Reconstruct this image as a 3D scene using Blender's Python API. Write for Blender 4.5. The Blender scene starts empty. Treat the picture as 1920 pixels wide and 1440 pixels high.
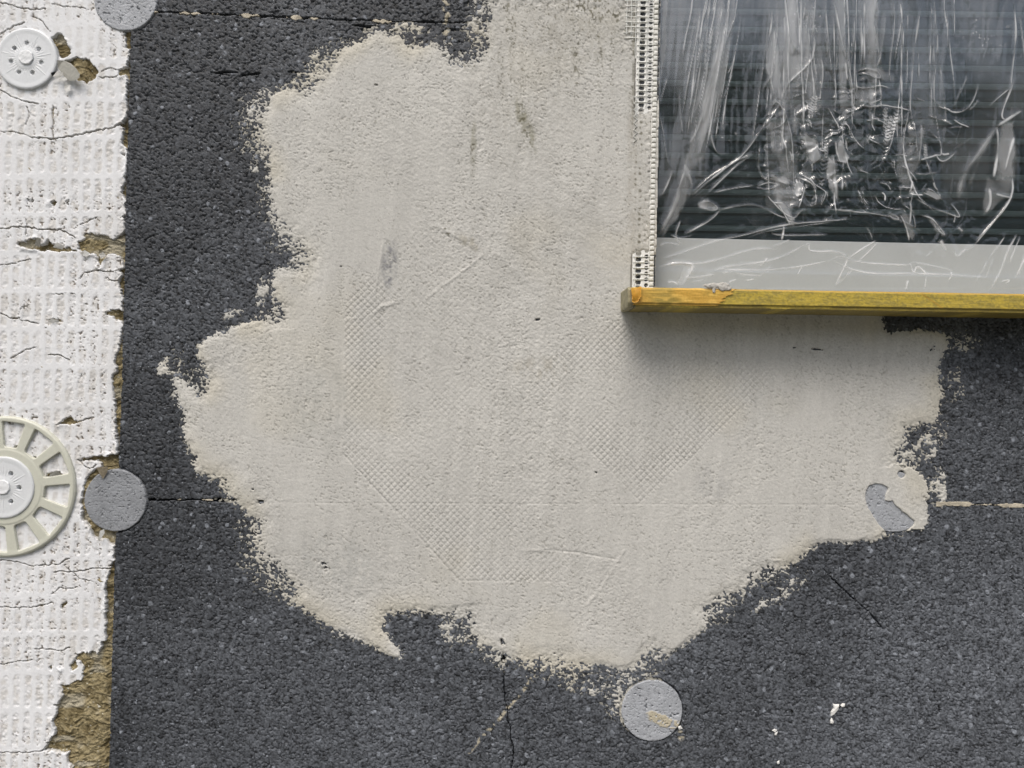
import bpy, bmesh, math, random
import numpy as np
from mathutils import Vector, Matrix, Euler

random.seed(7)
sc = bpy.context.scene
COL = sc.collection
R = math.radians
# ------------------------------------------------------------------ camera, sky, sun, exposure
S = 0.00055            # metres per photo pixel on the wall plane
D = 0.80               # camera to wall
CZ = 1.50              # camera height
ROLL = R(1.2)
cam = bpy.data.cameras.new('camera'); camo = bpy.data.objects.new('camera', cam); COL.objects.link(camo)
cr, sr = math.cos(ROLL), math.sin(ROLL)
camo.matrix_world = Matrix(((cr, -sr, 0, 0), (0, 0, -1, -D), (sr, cr, 0, CZ), (0, 0, 0, 1)))
cam.sensor_fit = 'HORIZONTAL'; cam.sensor_width = 36
cam.lens = 36 * D / (1920 * S)
cam.clip_start = 0.01; cam.clip_end = 500
sc.camera = camo
SUN_EL, SUN_AZ = R(58), R(-22)       # azimuth measured from straight in front of the wall
w = bpy.data.worlds.new("World"); sc.world = w; w.use_nodes = True
nt = w.node_tree; bg = nt.nodes['Background']
sky = nt.nodes.new('ShaderNodeTexSky'); sky.sky_type = 'NISHITA'; sky.sun_disc = False
sky.sun_elevation = SUN_EL; sky.sun_rotation = R(180) - SUN_AZ
sky.air_density = 1.0; sky.dust_density = 4.0; sky.ozone_density = 1.0
hs = nt.nodes.new('ShaderNodeHueSaturation'); hs.inputs['Saturation'].default_value = 0.58   # overcast: grey sky
nt.links.new(sky.outputs[0], hs.inputs['Color']); nt.links.new(hs.outputs[0], bg.inputs[0])
bg.inputs[1].default_value = 0.095
sl = bpy.data.lights.new('sun', 'SUN'); slo = bpy.data.objects.new('sun', sl); COL.objects.link(slo)
sl.energy = 1.4; sl.angle = R(32); sl.color = (1, 0.945, 0.87)
tosun = Vector((math.sin(SUN_AZ) * math.cos(SUN_EL), -math.cos(SUN_AZ) * math.cos(SUN_EL), math.sin(SUN_EL)))
slo.rotation_euler = tosun.to_track_quat('Z', 'Y').to_euler()
sc.view_settings.view_transform = 'Standard'; sc.view_settings.look = 'None'
sc.view_settings.exposure = 0.60; sc.view_settings.gamma = 1
sc.render.engine = 'CYCLES'
sc.cycles.max_bounces = 8; sc.cycles.transparent_max_bounces = 12

# ------------------------------------------------------------------ helpers
def W(u, v, h=0.0, k=1.0):
    """photo pixel on the wall plane (u right, v down), h metres out of the wall -> world"""
    a = (np.asarray(u, float) - 960) * S * k; b = (720 - np.asarray(v, float)) * S * k
    return a * cr - b * sr, -(np.asarray(h, float) + 0 * a), a * sr + b * cr + CZ
def tag(o, label=None, cat=None, group=None, kind=None):
    if label: o['label'] = label
    if cat: o['category'] = cat
    if group: o['group'] = group
    if kind: o['kind'] = kind
    return o
def empty(name, loc, label, cat, group=None):
    o = bpy.data.objects.new(name, None); COL.objects.link(o); o.location = loc; o.empty_display_size = .02
    return tag(o, label, cat, group)
def link(name, me, mat, parent=None):
    o = bpy.data.objects.new(name, me); COL.objects.link(o)
    if mat: me.materials.append(mat)
    if parent:
        o.parent = parent; o.matrix_parent_inverse = Matrix.Translation(-Vector(parent.location))
    return o

_rng = np.random.RandomState(11)
TAB = _rng.rand(16, 256, 256).astype(np.float32)
def vn(u, v, su, sv=None, seed=0, rot=0):
    """smooth value noise in 0..1"""
    if sv is None: sv = su
    if rot:
        c, s = math.cos(R(rot)), math.sin(R(rot)); u, v = u * c + v * s, -u * s + v * c
    x = u / su + 37.3 * seed + 1000; y = v / sv + 91.7 * seed + 1000
    xi = np.floor(x).astype(np.int64); yi = np.floor(y).astype(np.int64)
    fx = (x - xi).astype(np.float32); fy = (y - yi).astype(np.float32)
    fx = fx * fx * (3 - 2 * fx); fy = fy * fy * (3 - 2 * fy)
    T = TAB[seed % 16]; a, b = xi & 255, (xi + 1) & 255; c, d = yi & 255, (yi + 1) & 255
    return (T[a, c] * (1 - fx) + T[b, c] * fx) * (1 - fy) + (T[a, d] * (1 - fx) + T[b, d] * fx) * fy
def fb(u, v, su, sv=None, seed=0, n=3, rot=0):
    """fractal noise, about -1..1"""
    if sv is None: sv = su
    t = 0; A = 1.0; tot = 0
    for i in range(n):
        t = t + A * (vn(u, v, su / 2**i, sv / 2**i, seed + i * 3, rot + 17 * i * (rot == 0)) - .5) * 2; tot += A; A *= .55
    return t / tot * 1.5
def voro(u, v, cell, seed=0, jit=.95):
    x = u / cell + 500; y = v / cell + 500
    xi = np.floor(x).astype(np.int64); yi = np.floor(y).astype(np.int64)
    f1 = np.full(x.shape, 9., np.float32); f2 = f1.copy(); idv = np.zeros(x.shape, np.float32)
    A, B, C = TAB[seed % 16], TAB[(seed + 1) % 16], TAB[(seed + 2) % 16]
    for i in (-1, 0, 1):
        for j in (-1, 0, 1):
            p = (xi + i) & 255; q = (yi + j) & 255
            px = xi + i + .5 + (A[p, q] - .5) * jit; py = yi + j + .5 + (B[p, q] - .5) * jit
            d = np.hypot(x - px, y - py).astype(np.float32)
            n = d < f1
            f2 = np.where(n, f1, np.minimum(f2, d)); idv = np.where(n, C[p, q], idv); f1 = np.where(n, d, f1)
    return f1, f2, idv
def sst(a, b, x):
    t = np.clip((x - a) / (b - a), 0, 1); return t * t * (3 - 2 * t)
def mix(a, b, t): return a * (1 - t) + b * t
def pdist(U, V, pts, reach=40, taper=False):
    """distance to a polyline (valid within reach) and position 0..1 along it"""
    d = np.full(U.shape, 1e3, np.float32); tt = np.zeros(U.shape, np.float32)
    us, vs = U[0], V[:, 0]
    P = np.array(pts, float); L = np.r_[0, np.cumsum(np.hypot(*np.diff(P, axis=0).T))]
    for i in range(len(P) - 1):
        (x0, y0), (x1, y1) = P[i], P[i + 1]
        a = np.searchsorted(us, min(x0, x1) - reach); b = np.searchsorted(us, max(x0, x1) + reach)
        c = np.searchsorted(vs, min(y0, y1) - reach); e = np.searchsorted(vs, max(y0, y1) + reach)
        if b <= a or e <= c: continue
        u = U[c:e, a:b]; v = V[c:e, a:b]
        l2 = (x1 - x0)**2 + (y1 - y0)**2 + 1e-9
        t = np.clip(((u - x0) * (x1 - x0) + (v - y0) * (y1 - y0)) / l2, 0, 1)
        q = np.hypot(u - x0 - t * (x1 - x0), v - y0 - t * (y1 - y0))
        n = q < d[c:e, a:b]
        d[c:e, a:b] = np.where(n, q, d[c:e, a:b])
        tt[c:e, a:b] = np.where(n, (L[i] + t * (L[i + 1] - L[i])) / L[-1], tt[c:e, a:b])
    return (d, tt) if taper else d
def sdf(us, vs, pts, step=4.0):
    """signed distance to a polygon, positive inside, on the grid us x vs (coarse then interpolated)"""
    cu = np.arange(us[0], us[-1] + step, step); cv = np.arange(vs[0], vs[-1] + step, step)
    U, V = np.meshgrid(cu, cv); d = np.full(U.shape, 1e9); ins = np.zeros(U.shape, bool)
    P = np.array(pts, float); n = len(P)
    for i in range(n):
        x0, y0 = P[i]; x1, y1 = P[(i + 1) % n]
        l2 = (x1 - x0)**2 + (y1 - y0)**2 + 1e-9
        t = np.clip(((U - x0) * (x1 - x0) + (V - y0) * (y1 - y0)) / l2, 0, 1)
        d = np.minimum(d, np.hypot(U - x0 - t * (x1 - x0), V - y0 - t * (y1 - y0)))
        if y0 != y1:
            ins ^= ((y0 > V) != (y1 > V)) & (U < (x1 - x0) * (V - y0) / (y1 - y0) + x0)
    d = np.where(ins, d, -d)
    iu = np.clip(((us - cu[0]) / step), 0, len(cu) - 1.001); iv = np.clip(((vs - cv[0]) / step), 0, len(cv) - 1.001)
    a = iu.astype(int); fa = iu - a; b = iv.astype(int); fbb = (iv - b)[:, None]
    r0 = d[b][:, a] * (1 - fa) + d[b][:, a + 1] * fa; r1 = d[b + 1][:, a] * (1 - fa) + d[b + 1][:, a + 1] * fa
    return (r0 * (1 - fbb) + r1 * fbb).astype(np.float32)
def ell(U, V, u, v, ru, rv, rot=0):
    c, s = math.cos(R(rot)), math.sin(R(rot)); x = U - u; y = V - v
    return np.sqrt(((x * c + y * s) / ru)**2 + ((-x * s + y * c) / rv)**2)
def field(name, U, V, Hm, keep, mat, parent=None, col=None, attrs=None, h0=0.0, k=1.0, smooth=True):
    """relief sheet: vertex grid U,V (photo px), height Hm in mm, faces where keep (cells)"""
    ny, nx = U.shape
    fi, fj = np.nonzero(keep)
    base = fi * nx + fj
    q = np.stack([base, base + nx, base + nx + 1, base + 1], 1)
    used = np.zeros(nx * ny, bool); used[q.ravel()] = True
    idx = np.cumsum(used) - 1
    q = idx[q].astype(np.int32)
    x, y, z = W(U.ravel()[used], V.ravel()[used], h0 + Hm.ravel()[used] * .001, k)
    co = np.stack([x, y, z], 1).astype(np.float32)
    me = bpy.data.meshes.new(name)
    me.vertices.add(len(co)); me.vertices.foreach_set('co', co.ravel())
    me.loops.add(q.size); me.loops.foreach_set('vertex_index', q.ravel())
    me.polygons.add(len(q)); me.polygons.foreach_set('loop_start', np.arange(0, q.size, 4, dtype=np.int32))
    me.polygons.foreach_set('use_smooth', np.full(len(q), smooth))
    me.update(calc_edges=True)
    if col is not None:
        a = me.attributes.new('tint', 'FLOAT_COLOR', 'POINT')
        c = np.ones((len(co), 4), np.float32); c[:, :3] = col.reshape(-1, 3)[used]
        a.data.foreach_set('color', c.ravel())
    for n, arr in (attrs or {}).items():
        a = me.attributes.new(n, 'FLOAT', 'POINT'); a.data.foreach_set('value', arr.ravel()[used].astype(np.float32))
    return link(name, me, mat, parent)
def axis(lo, hi, f0, f1, step, coarse=9.0):
    """fine inside f0..f1, coarse outside"""
    p = [np.arange(f0, f1 + step * .5, step)]
    if lo < f0: p.insert(0, np.linspace(lo, f0, max(2, int((f0 - lo) / coarse)), endpoint=False))
    if hi > f1: p.append(np.linspace(p[-1][-1], hi, max(2, int((hi - f1) / coarse)))[1:])
    return np.concatenate(p)
def cells(m):       # vertex mask -> cell mask (any corner)
    return m[:-1, :-1] | m[1:, :-1] | m[:-1, 1:] | m[1:, 1:]
def rgb(a, b, c): return np.array((a, b, c), np.float32)

# ------------------------------------------------------------------ materials
def mat(name, base=(.5, .5, .5), rough=.8, tint=False, bump=0, bscale=900, vary=.0, spec=.3, metal=0, sss=0, trans=0, vscale=400):
    m = bpy.data.materials.new(name); m.use_nodes = True; n = m.node_tree.nodes; l = m.node_tree.links
    b = n['Principled BSDF']; b.inputs['Roughness'].default_value = rough
    b.inputs['Specular IOR Level'].default_value = spec; b.inputs['Metallic'].default_value = metal
    src = None
    if tint:
        a = n.new('ShaderNodeAttribute'); a.attribute_name = 'tint'; src = a.outputs['Color']
    tc = n.new('ShaderNodeTexCoord')
    nz = n.new('ShaderNodeTexNoise'); nz.inputs['Scale'].default_value = vscale; nz.inputs['Detail'].default_value = 4
    l.new(tc.outputs['Object'], nz.inputs['Vector'])
    mx = n.new('ShaderNodeMix'); mx.data_type = 'RGBA'; mx.blend_type = 'MULTIPLY'; mx.inputs[0].default_value = 1
    mr = n.new('ShaderNodeMapRange'); mr.inputs[1].default_value = .3; mr.inputs[2].default_value = .7
    mr.inputs[3].default_value = 1 - vary; mr.inputs[4].default_value = 1 + vary
    l.new(nz.outputs['Fac'], mr.inputs[0]); l.new(mr.outputs[0], mx.inputs[7])
    if src: l.new(src, mx.inputs[6])
    else: mx.inputs[6].default_value = (*base, 1)
    l.new(mx.outputs[2], b.inputs['Base Color'])
    if bump:
        nb = n.new('ShaderNodeTexNoise'); nb.inputs['Scale'].default_value = bscale; nb.inputs['Detail'].default_value = 3
        l.new(tc.outputs['Object'], nb.inputs['Vector'])
        bp = n.new('ShaderNodeBump'); bp.inputs['Strength'].default_value = bump; bp.inputs['Distance'].default_value = .0006
        l.new(nb.outputs['Fac'], bp.inputs['Height']); l.new(bp.outputs[0], b.inputs['Normal'])
    if sss:
        b.inputs['Subsurface Weight'].default_value = sss; b.inputs['Subsurface Radius'].default_value = (.004, .004, .004)
        b.inputs['Subsurface Scale'].default_value = 1
    if trans: b.inputs['Transmission Weight'].default_value = trans
    return m
M_eps = mat('grey_foam', rough=.55, tint=True, bump=.5, bscale=1500, vary=.2, spec=.35, vscale=1100)
M_plaster = mat('cement_render', rough=.95, tint=True, bump=.35, bscale=1300, vary=.07, spec=.15, vscale=700)
M_coat = mat('white_coating', rough=.85, tint=True, bump=.25, bscale=1100, vary=.04, spec=.2)
M_wool = mat('mineral_wool', rough=1, tint=True, bump=.9, bscale=900, vary=.25, spec=.1, vscale=600)
M_plug = mat('plug_foam', rough=.45, tint=True, bump=.5, bscale=1600, vary=.1, spec=.4, vscale=900)
M_plastic = mat('translucent_plastic', (.74, .755, .77), rough=.38, spec=.45, sss=.35, vary=.03)
M_pin = mat('white_plastic', (.82, .83, .84), rough=.5, vary=.02, bump=.2, bscale=500)
M_washer = mat('cream_plastic', (.61, .61, .52), rough=.45, spec=.4, sss=.15, vary=.03)
M_bead = mat('white_pvc', (.84, .83, .8), rough=.5, vary=.06)
M_thread = mat('glass_fibre_thread', (.74, .74, .7), rough=.6, vary=.06)
M_sill = mat('dusty_sill', (.24, .22, .13), rough=.6, vary=.3, bump=.3, vscale=220)
M_tape = mat('yellow_tape', rough=.45, tint=True, bump=.15, bscale=500, vary=.12, spec=.45, vscale=500)
M_frame = mat('grey_window_frame', (.56, .57, .575), rough=.4, vary=.02)
M_slat = mat('dark_slat', (.018, .025, .036), rough=.3, vary=.1)
M_lip = mat('grey_slat_lip', (.085, .093, .108), rough=.4, vary=.08)
M_wall = mat('masonry', (.3, .28, .25), rough=.9, vary=.15, vscale=20)
M_grass = mat('lawn_grass', (.05, .09, .025), rough=.9, vary=.4, vscale=6)
M_leaf = mat('leaf', (.085, .12, .045), rough=.55, vary=.5, vscale=3)
M_bark = mat('bark', (.08, .06, .04), rough=.9, vary=.3, vscale=20)
M_house = mat('pale_facade', (.6, .59, .57), rough=.9, vary=.04, vscale=4)
M_roof = mat('roof_tile', (.14, .1, .09), rough=.8, vary=.3, vscale=8)
M_dark = mat('dark_window', (.03, .035, .04), rough=.15, vary=.1)

def schlick(n, l, f0):
    lw = n.new('ShaderNodeLayerWeight'); lw.inputs[0].default_value = .5
    pw = n.new('ShaderNodeMath'); pw.operation = 'POWER'; pw.inputs[1].default_value = 5; l.new(lw.outputs['Facing'], pw.inputs[0])
    ml = n.new('ShaderNodeMath'); ml.operation = 'MULTIPLY_ADD'; ml.inputs[1].default_value = 1 - f0; ml.inputs[2].default_value = f0; ml.use_clamp = True
    l.new(pw.outputs[0], ml.inputs[0]); return lw, ml
def film_mat():
    m = bpy.data.materials.new('clear_film'); m.use_nodes = True; n = m.node_tree.nodes; l = m.node_tree.links
    n.remove(n['Principled BSDF']); out = n['Material Output']
    tr = n.new('ShaderNodeBsdfTransparent'); tr.inputs[0].default_value = (.96, .97, .97, 1)
    gl = n.new('ShaderNodeBsdfGlossy'); gl.inputs['Roughness'].default_value = .11; gl.inputs[0].default_value = (1, 1, 1, 1)
    fr, ml = schlick(n, l, .065)
    m1 = n.new('ShaderNodeMixShader')
    l.new(ml.outputs[0], m1.inputs[0]); l.new(tr.outputs[0], m1.inputs[1]); l.new(gl.outputs[0], m1.inputs[2])
    df = n.new('ShaderNodeBsdfDiffuse'); df.inputs[0].default_value = (.85, .86, .88, 1)
    tl = n.new('ShaderNodeBsdfTranslucent'); tl.inputs[0].default_value = (.8, .8, .82, 1)
    m2 = n.new('ShaderNodeMixShader'); m2.inputs[0].default_value = .25
    l.new(df.outputs[0], m2.inputs[1]); l.new(tl.outputs[0], m2.inputs[2])
    at = n.new('ShaderNodeAttribute'); at.attribute_name = 'crease_glint'  # diffuse white carries stress whitening and painted sky highlights
    m3 = n.new('ShaderNodeMixShader'); l.new(at.outputs['Fac'], m3.inputs[0]); l.new(m1.outputs[0], m3.inputs[1]); l.new(m2.outputs[0], m3.inputs[2])
    l.new(m3.outputs[0], out.inputs[0]); return m
M_film = film_mat()
def glass_mat():
    m = bpy.data.materials.new('window_glass'); m.use_nodes = True; n = m.node_tree.nodes; l = m.node_tree.links
    n.remove(n['Principled BSDF']); out = n['Material Output']
    tr = n.new('ShaderNodeBsdfTransparent'); tr.inputs[0].default_value = (.80, .90, .87, 1)
    gl = n.new('ShaderNodeBsdfGlossy'); gl.inputs['Roughness'].default_value = .07
    fr, ml = schlick(n, l, .17)
    m1 = n.new('ShaderNodeMixShader')
    l.new(ml.outputs[0], m1.inputs[0]); l.new(tr.outputs[0], m1.inputs[1]); l.new(gl.outputs[0], m1.inputs[2])
    l.new(m1.outputs[0], out.inputs[0]); return m
M_glass = glass_mat()

# ------------------------------------------------------------------ traced lines of the wall
def edge_u(v): return np.interp(v, [-600, 0, 62, 360, 720, 1080, 1440, 2000], [264, 247, 245, 236, 228, 213.5, 204, 188])
def j1_v(u): return np.interp(u, [-100, 290, 400, 560, 720, 880, 1200, 2600], [8, 22, 26, 33, 40, 43, 52, 100])
def j2_v(u): return np.interp(u, [-100, 290, 430, 500, 1300, 1740, 1920, 2600], [935, 937, 938, 940, 943, 944.5, 948, 962])
def j3_u(v): return np.interp(v, [900, 1220, 1300, 1350, 1410, 1440, 2000], [934, 941, 946, 953, 963, 961, 975])
def bead_u(v): return 1233 - 0.0185 * v            # nose of the corner bead
LO_U, HI_U, LO_V, HI_V = -420, 2420, -420, 1900
SILL_V = 565                                        # window opening ends here, hidden by the sill

# masonry behind the boards, with the window opening
def box_bm(bm, x0, x1, y0, y1, z0, z1):
    r = bmesh.ops.create_cube(bm, size=1)
    for v in r['verts']:
        v.co = Vector(((x0 + x1) / 2 + v.co.x * (x1 - x0), (y0 + y1) / 2 + v.co.y * (y1 - y0), (z0 + z1) / 2 + v.co.z * (z1 - z0)))
    return r['verts']
def bm_obj(name, bm, m, parent=None, smooth=False):
    me = bpy.data.meshes.new(name); bm.normal_update(); bm.to_mesh(me); bm.free()
    for p in me.polygons: p.use_smooth = smooth
    return link(name, me, m, parent)
bm = bmesh.new()
wx0 = (1240 - 960) * S + .004; wz0 = CZ + (720 - 575) * S
box_bm(bm, -5, wx0, .10, .36, -.1, 6); box_bm(bm, wx0 + 1.2, 6, .10, .36, -.1, 6)
box_bm(bm, wx0, wx0 + 1.2, .10, .36, -.1, wz0); box_bm(bm, wx0, wx0 + 1.2, .10, .36, wz0 + 1.4, 6)
box_bm(bm, wx0, wx0 + 1.2, .30, .36, wz0, wz0 + 1.4)
tag(bm_obj('house_wall', bm, M_wall), 'bare masonry house wall behind the insulation boards', 'wall')

# ------------------------------------------------------------------ dark foam boards
us = axis(190, HI_U, 196, 1932, 1.35); vs = axis(LO_V, HI_V, -12, 1452, 1.35)
U, V = np.meshgrid(us, vs)
def eps_height(U, V):
    wu = U + 3 * (vn(U, V, 11, seed=3) - .5); wv = V + 3 * (vn(U, V, 11, seed=4) - .5)
    f1, f2, idv = voro(wu, wv, 8.6, 1)
    g1, g2, idg = voro(wu + 80, wv * 1.05, 4.6, 5)
    e1 = f2 - f1; e2 = g2 - g1
    H = .22 * np.clip(1 - (f1 / .75)**2, 0, 1) + .16 * np.clip(1 - (g1 / .75)**2, 0, 1) + .20 * (idv - .5) + .12 * (idg - .5)
    cr_ = sst(.20, .06, e1) * sst(.5, .72, vn(U, V, 6, 4, seed=6)) * 1.9 + sst(.22, .05, e2) * sst(.6, .8, vn(U, V, 5, 4, seed=8)) * 1.3
    return .7 * H - .75 * cr_ + .2 * fb(U, V, 90, seed=9) + .17 * (vn(U, V, 2.1, seed=12) - .5) + .1 * (vn(U, V, 4.2, seed=3) - .5), idv, idg, f1
H, idv, idg, f1e = eps_height(U, V)
HE = H.copy()
ev = edge_u(V); jt = .6 + 1.4 * vn(U, V, 22, seed=2)**2
dj1 = np.abs(V - j1_v(U) - 1.5 * fb(U, V, 12, seed=5)); dj2 = np.abs(V - j2_v(U) - 2 * fb(U, V, 14, seed=6))
dj3 = np.where(V > 930, np.abs(U - j3_u(V) - 2.5 * fb(U, V, 10, seed=7)), 99)
gap = (dj1 < jt * 1.15) | ((dj2 < .5 + 3.2 * vn(U, V, 30, seed=4)**2) & (U < 520)) | ((dj2 < 1.0) & (U >= 520))
gap3 = dj3 < .62 + .4 * vn(U, V, 25, seed=8)
H = np.where(gap, -14., H); H = np.where(gap3, -6., H)
H = np.where(U < ev + .8 * fb(U, V, 9, seed=3), -16., H)
for pts, wd in (([(1543, 1066), (1560, 1085), (1600, 1122), (1632, 1150), (1652, 1178)], .8), ([(1634, 1152), (1646, 1166), (1656, 1180)], 1.1),
                ([(403, 138), (425, 135), (446, 136)], 2.0), ([(452, 141), (470, 139), (488, 137)], 1.8), ([(541, 134), (563, 137)], 2.2),
                ([(836, 55), (858, 56), (878, 59)], 2.0), ([(660, 47), (690, 50), (706, 50)], 1.8), ([(620, 1082), (632, 1095)], 1.0)):
    d, t = pdist(U, V, pts, 12, True); H = np.where(d < wd * (.5 + .9 * vn(U, V, 6, seed=1)) * np.minimum(1, 5 * np.minimum(t, 1 - t) + .4), -9., H)
H = np.where(ell(U, V, 688, 55, 13, 8) + .4 * fb(U, V, 6, seed=2) < .8, np.minimum(H, -4), H)
H = np.where(ell(U, V, 943, 1238, 6, 9) + .5 * fb(U, V, 6, seed=2) < .9, -10., H)
H = np.where(ell(U, V, 1678, 941, 58, 58) < 1, -4., H)
for a, b, q_ in ((1222, 1332, 58), (217, 938, 59), (236, -1, 60)):
    rr_ = ell(U, V, a, b, q_, q_); H = np.where((rr_ > .97) & (rr_ < .99 + .075 * vn(U, V, 16, seed=5)), -4., H)
# colour of the foam: per-bead variation, painted fine glints, pale beads, paler zones, splashes
val = .055 * (1 + .5 * (idv - .5) + .6 * (idg - .5) + 1.3 * (vn(U, V, 2.3, seed=5) - .5))  # fine noise term paints foam glints into the albedo
pale_zone = .55 * sst(900, 1250, V) * sst(230, 520, U + 60 * fb(U, V, 120, seed=3)) + .3 * sst(.5, .75, vn(U, V, 150, seed=7)) + .25 * sst(1500, 1900, U)  # paler towards the bottom and right, and in random patches
val = val * (1 + 1.25 * pale_zone)
dens = .012 + .035 * sst(.45, .75, vn(U, V, 130, seed=11)) * (sst(320, 60, V) + sst(1700, 1850, U) * sst(620, 700, V) * .8)
pale = (idv > 1 - 2.1 * dens) * sst(.52, .40, f1e) * (.45 + .55 * vn(U, V, 30, seed=2)); val = mix(val, .16 + .2 * idg, pale)
tiny = (vn(U, V, 2.9, seed=13) > .93) & (vn(U, V, 18, seed=14) > .5); val = np.where(tiny, .3, val)
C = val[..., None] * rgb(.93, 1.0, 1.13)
cream = rgb(.50, .45, .34)
def splash(C, d, wd, lvl, seed):
    m = sst(wd, wd * .4, d) * (vn(U, V, 5, seed=seed) > lvl)
    return mix(C, cream, m[..., None] * .85)
C = splash(C, pdist(U, V, [(1003, 1262), (985, 1290), (950, 1330), (935, 1350)], 12), 4, .45, 4)
C = splash(C, pdist(U, V, [(925, 1360), (903, 1383), (880, 1410)], 12), 4.5, .5, 5)
C = splash(C, pdist(U, V, [(835, 0), (838, 30), (836, 60)], 14), 9, .55, 6)
C = splash(C, ell(U, V, 1277, 1378, 8, 14) * 8, 8, .62, 8)
opening = (U > bead_u(V) + 6) & (V < SILL_V)
vis = ~(U < ev - 2.5)
keep_all = cells(vis) & ~(opening[:-1, :-1] & opening[1:, 1:] & opening[1:, :-1] & opening[:-1, 1:])
H = np.where(opening, -60., H)
cu = (U[:-1, :-1] + U[1:, 1:]) / 2; cv = (V[:-1, :-1] + V[1:, 1:]) / 2
top = cv < j1_v(cu); low = cv > j2_v(cu); lft = cu < j3_u(cv)
G = 'dark grey foam insulation boards'
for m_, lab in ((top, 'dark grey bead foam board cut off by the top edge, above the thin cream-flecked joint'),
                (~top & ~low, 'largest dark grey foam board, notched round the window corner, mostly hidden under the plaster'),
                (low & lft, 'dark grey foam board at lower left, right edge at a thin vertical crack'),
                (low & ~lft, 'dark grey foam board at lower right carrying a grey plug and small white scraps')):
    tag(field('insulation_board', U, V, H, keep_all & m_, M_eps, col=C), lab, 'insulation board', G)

# ------------------------------------------------------------------ plaster patch
PL = [(889, -160), (889, 0), (884, 34), (880, 78), (876, 96), (848, 96), (842, 75), (836, 60), (806, 72), (770, 82), (757, 58), (707, 52), (686, 66), (650, 78), (626, 88), (593, 114),
      (569, 140), (540, 156), (491, 182), (466, 203), (463, 234), (465, 276), (488, 294), (497, 320), (501, 364), (508, 413), (518, 452), (526, 470), (555, 481), (553, 500), (512, 501),
      (503, 530), (508, 567), (474, 598), (432, 611), (396, 629), (366, 650), (374, 690), (384, 722), (376, 736), (350, 716), (334, 700), (318, 708), (327, 750), (336, 771), (341, 797), (338, 818), (352, 849),
      (365, 885), (396, 898), (413, 912), (424, 937), (456, 958), (458, 1005), (471, 1057), (500, 1090), (523, 1112), (549, 1135), (593, 1167), (632, 1190), (677, 1205),
      (726, 1232), (760, 1241), (747, 1208), (721, 1177), (731, 1154), (762, 1149), (815, 1154), (859, 1167), (864, 1193), (893, 1219), (932, 1223), (967, 1245), (1001, 1260),
      (1038, 1270), (1083, 1268), (1129, 1260), (1150, 1272), (1148, 1300), (1152, 1335), (1166, 1344), (1172, 1300), (1190, 1278), (1224, 1259), (1252, 1232), (1282, 1211), (1307, 1196), (1334, 1171), (1359, 1147), (1401, 1120),
      (1438, 1089), (1477, 1069), (1515, 1044), (1541, 1021), (1592, 1020), (1636, 1017), (1663, 1001), (1707, 993), (1741, 983), (1739, 933), (1740, 912), (1726, 883), (1704, 850),
      (1702, 806), (1728, 797), (1748, 800), (1758, 830), (1766, 800), (1764, 778), (1769, 756), (1772, 733), (1764, 705), (1768, 683), (1783, 656), (1781, 628), (1756, 617), (1706, 616), (1664, 621), (1656, 600), (1646, 500),
      (1244, 480), (1226, 470), (1238, 0), (1240, -160)]
us = axis(250, 1860, 262, 1850, 1.4); vs = axis(-160, 1400, -12, 1390, 1.4)
U, V = np.meshgrid(us, vs)
HEp = eps_height(U, V)[0]
sd = sdf(us, vs, PL, 3.0)
right = (U > 1150) & (V < 560)
rag = 7 * fb(U, V, 26, seed=3, n=4) + 4.5 * fb(U, V, 7, seed=8, n=3)
Wd = 10 + 26 * sst(.35, .75, vn(U, V, 70, seed=5))
for (a, b, r) in ((1600, 1015, 80), (1660, 605, 60), (720, 1205, 40), (1745, 960, 40), (375, 640, 60), (740, 1225, 30), (1740, 625, 60), (450, 600, 40), (1290, 1200, 60)):
    Wd = mix(Wd, 5., sst(1.2, .5, ell(U, V, a, b, r, r)))
e = sd + np.where(right, 0, rag * np.clip(Wd / 16, .45, 1.4)) + .42 * Wd
en = e / Wd
gr_ = .42 * fb(U, V, 7.0, 5.0, seed=10, n=2) + .5 * fb(U, V, 3.2, 2.6, seed=13, n=1)
hp = np.where(en < 0, 2.2 * en, 0) - .62 + .72 * sst(0, 1.0, en) + 1.4 * sst(.8, 2.7, en) + .95 * gr_ * sst(-.6, .2, en) * sst(2.1, .8, en)
hp = np.where(right, np.where(sd > -1.0, 1.5, -3), hp)
# thin half-covered zones beyond or inside the edge
for (a, b, ru, rv, rot, lv) in ((322, 685, 42, 30, -35, .15), (1478, 1100, 62, 26, -38, -.05), (1435, 1130, 40, 20, -40, -.1), (1795, 722, 28, 46, 0, .0), (1738, 838, 36, 50, 10, .05), (492, 545, 18, 48, 15, .1),
                                (1100, 1288, 75, 24, 5, -.05), (440, 588, 34, 14, -20, .1), (1157, 1310, 18, 40, 10, .1), (1760, 920, 26, 60, 0, -.05), (850, 1185, 40, 40, 0, -.2), (410, 880, 40, 40, 45, -.1),
                                (600, 100, 60, 24, -35, -.1), (1800, 640, 60, 30, 0, -.25), (765, 60, 60, 24, 0, .1), (480, 300, 26, 40, 0, -.1), (930, 1240, 60, 20, 20, -.15)):
    q = ell(U, V, a, b, ru, rv, rot)
    hp = np.maximum(hp, lv + .7 * fb(U, V, 14, seed=6, n=2) + .75 * gr_ - 2.4 * sst(.45, 1.15, q) - 6 * sst(1.05, 1.4, q) - .1)
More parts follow.
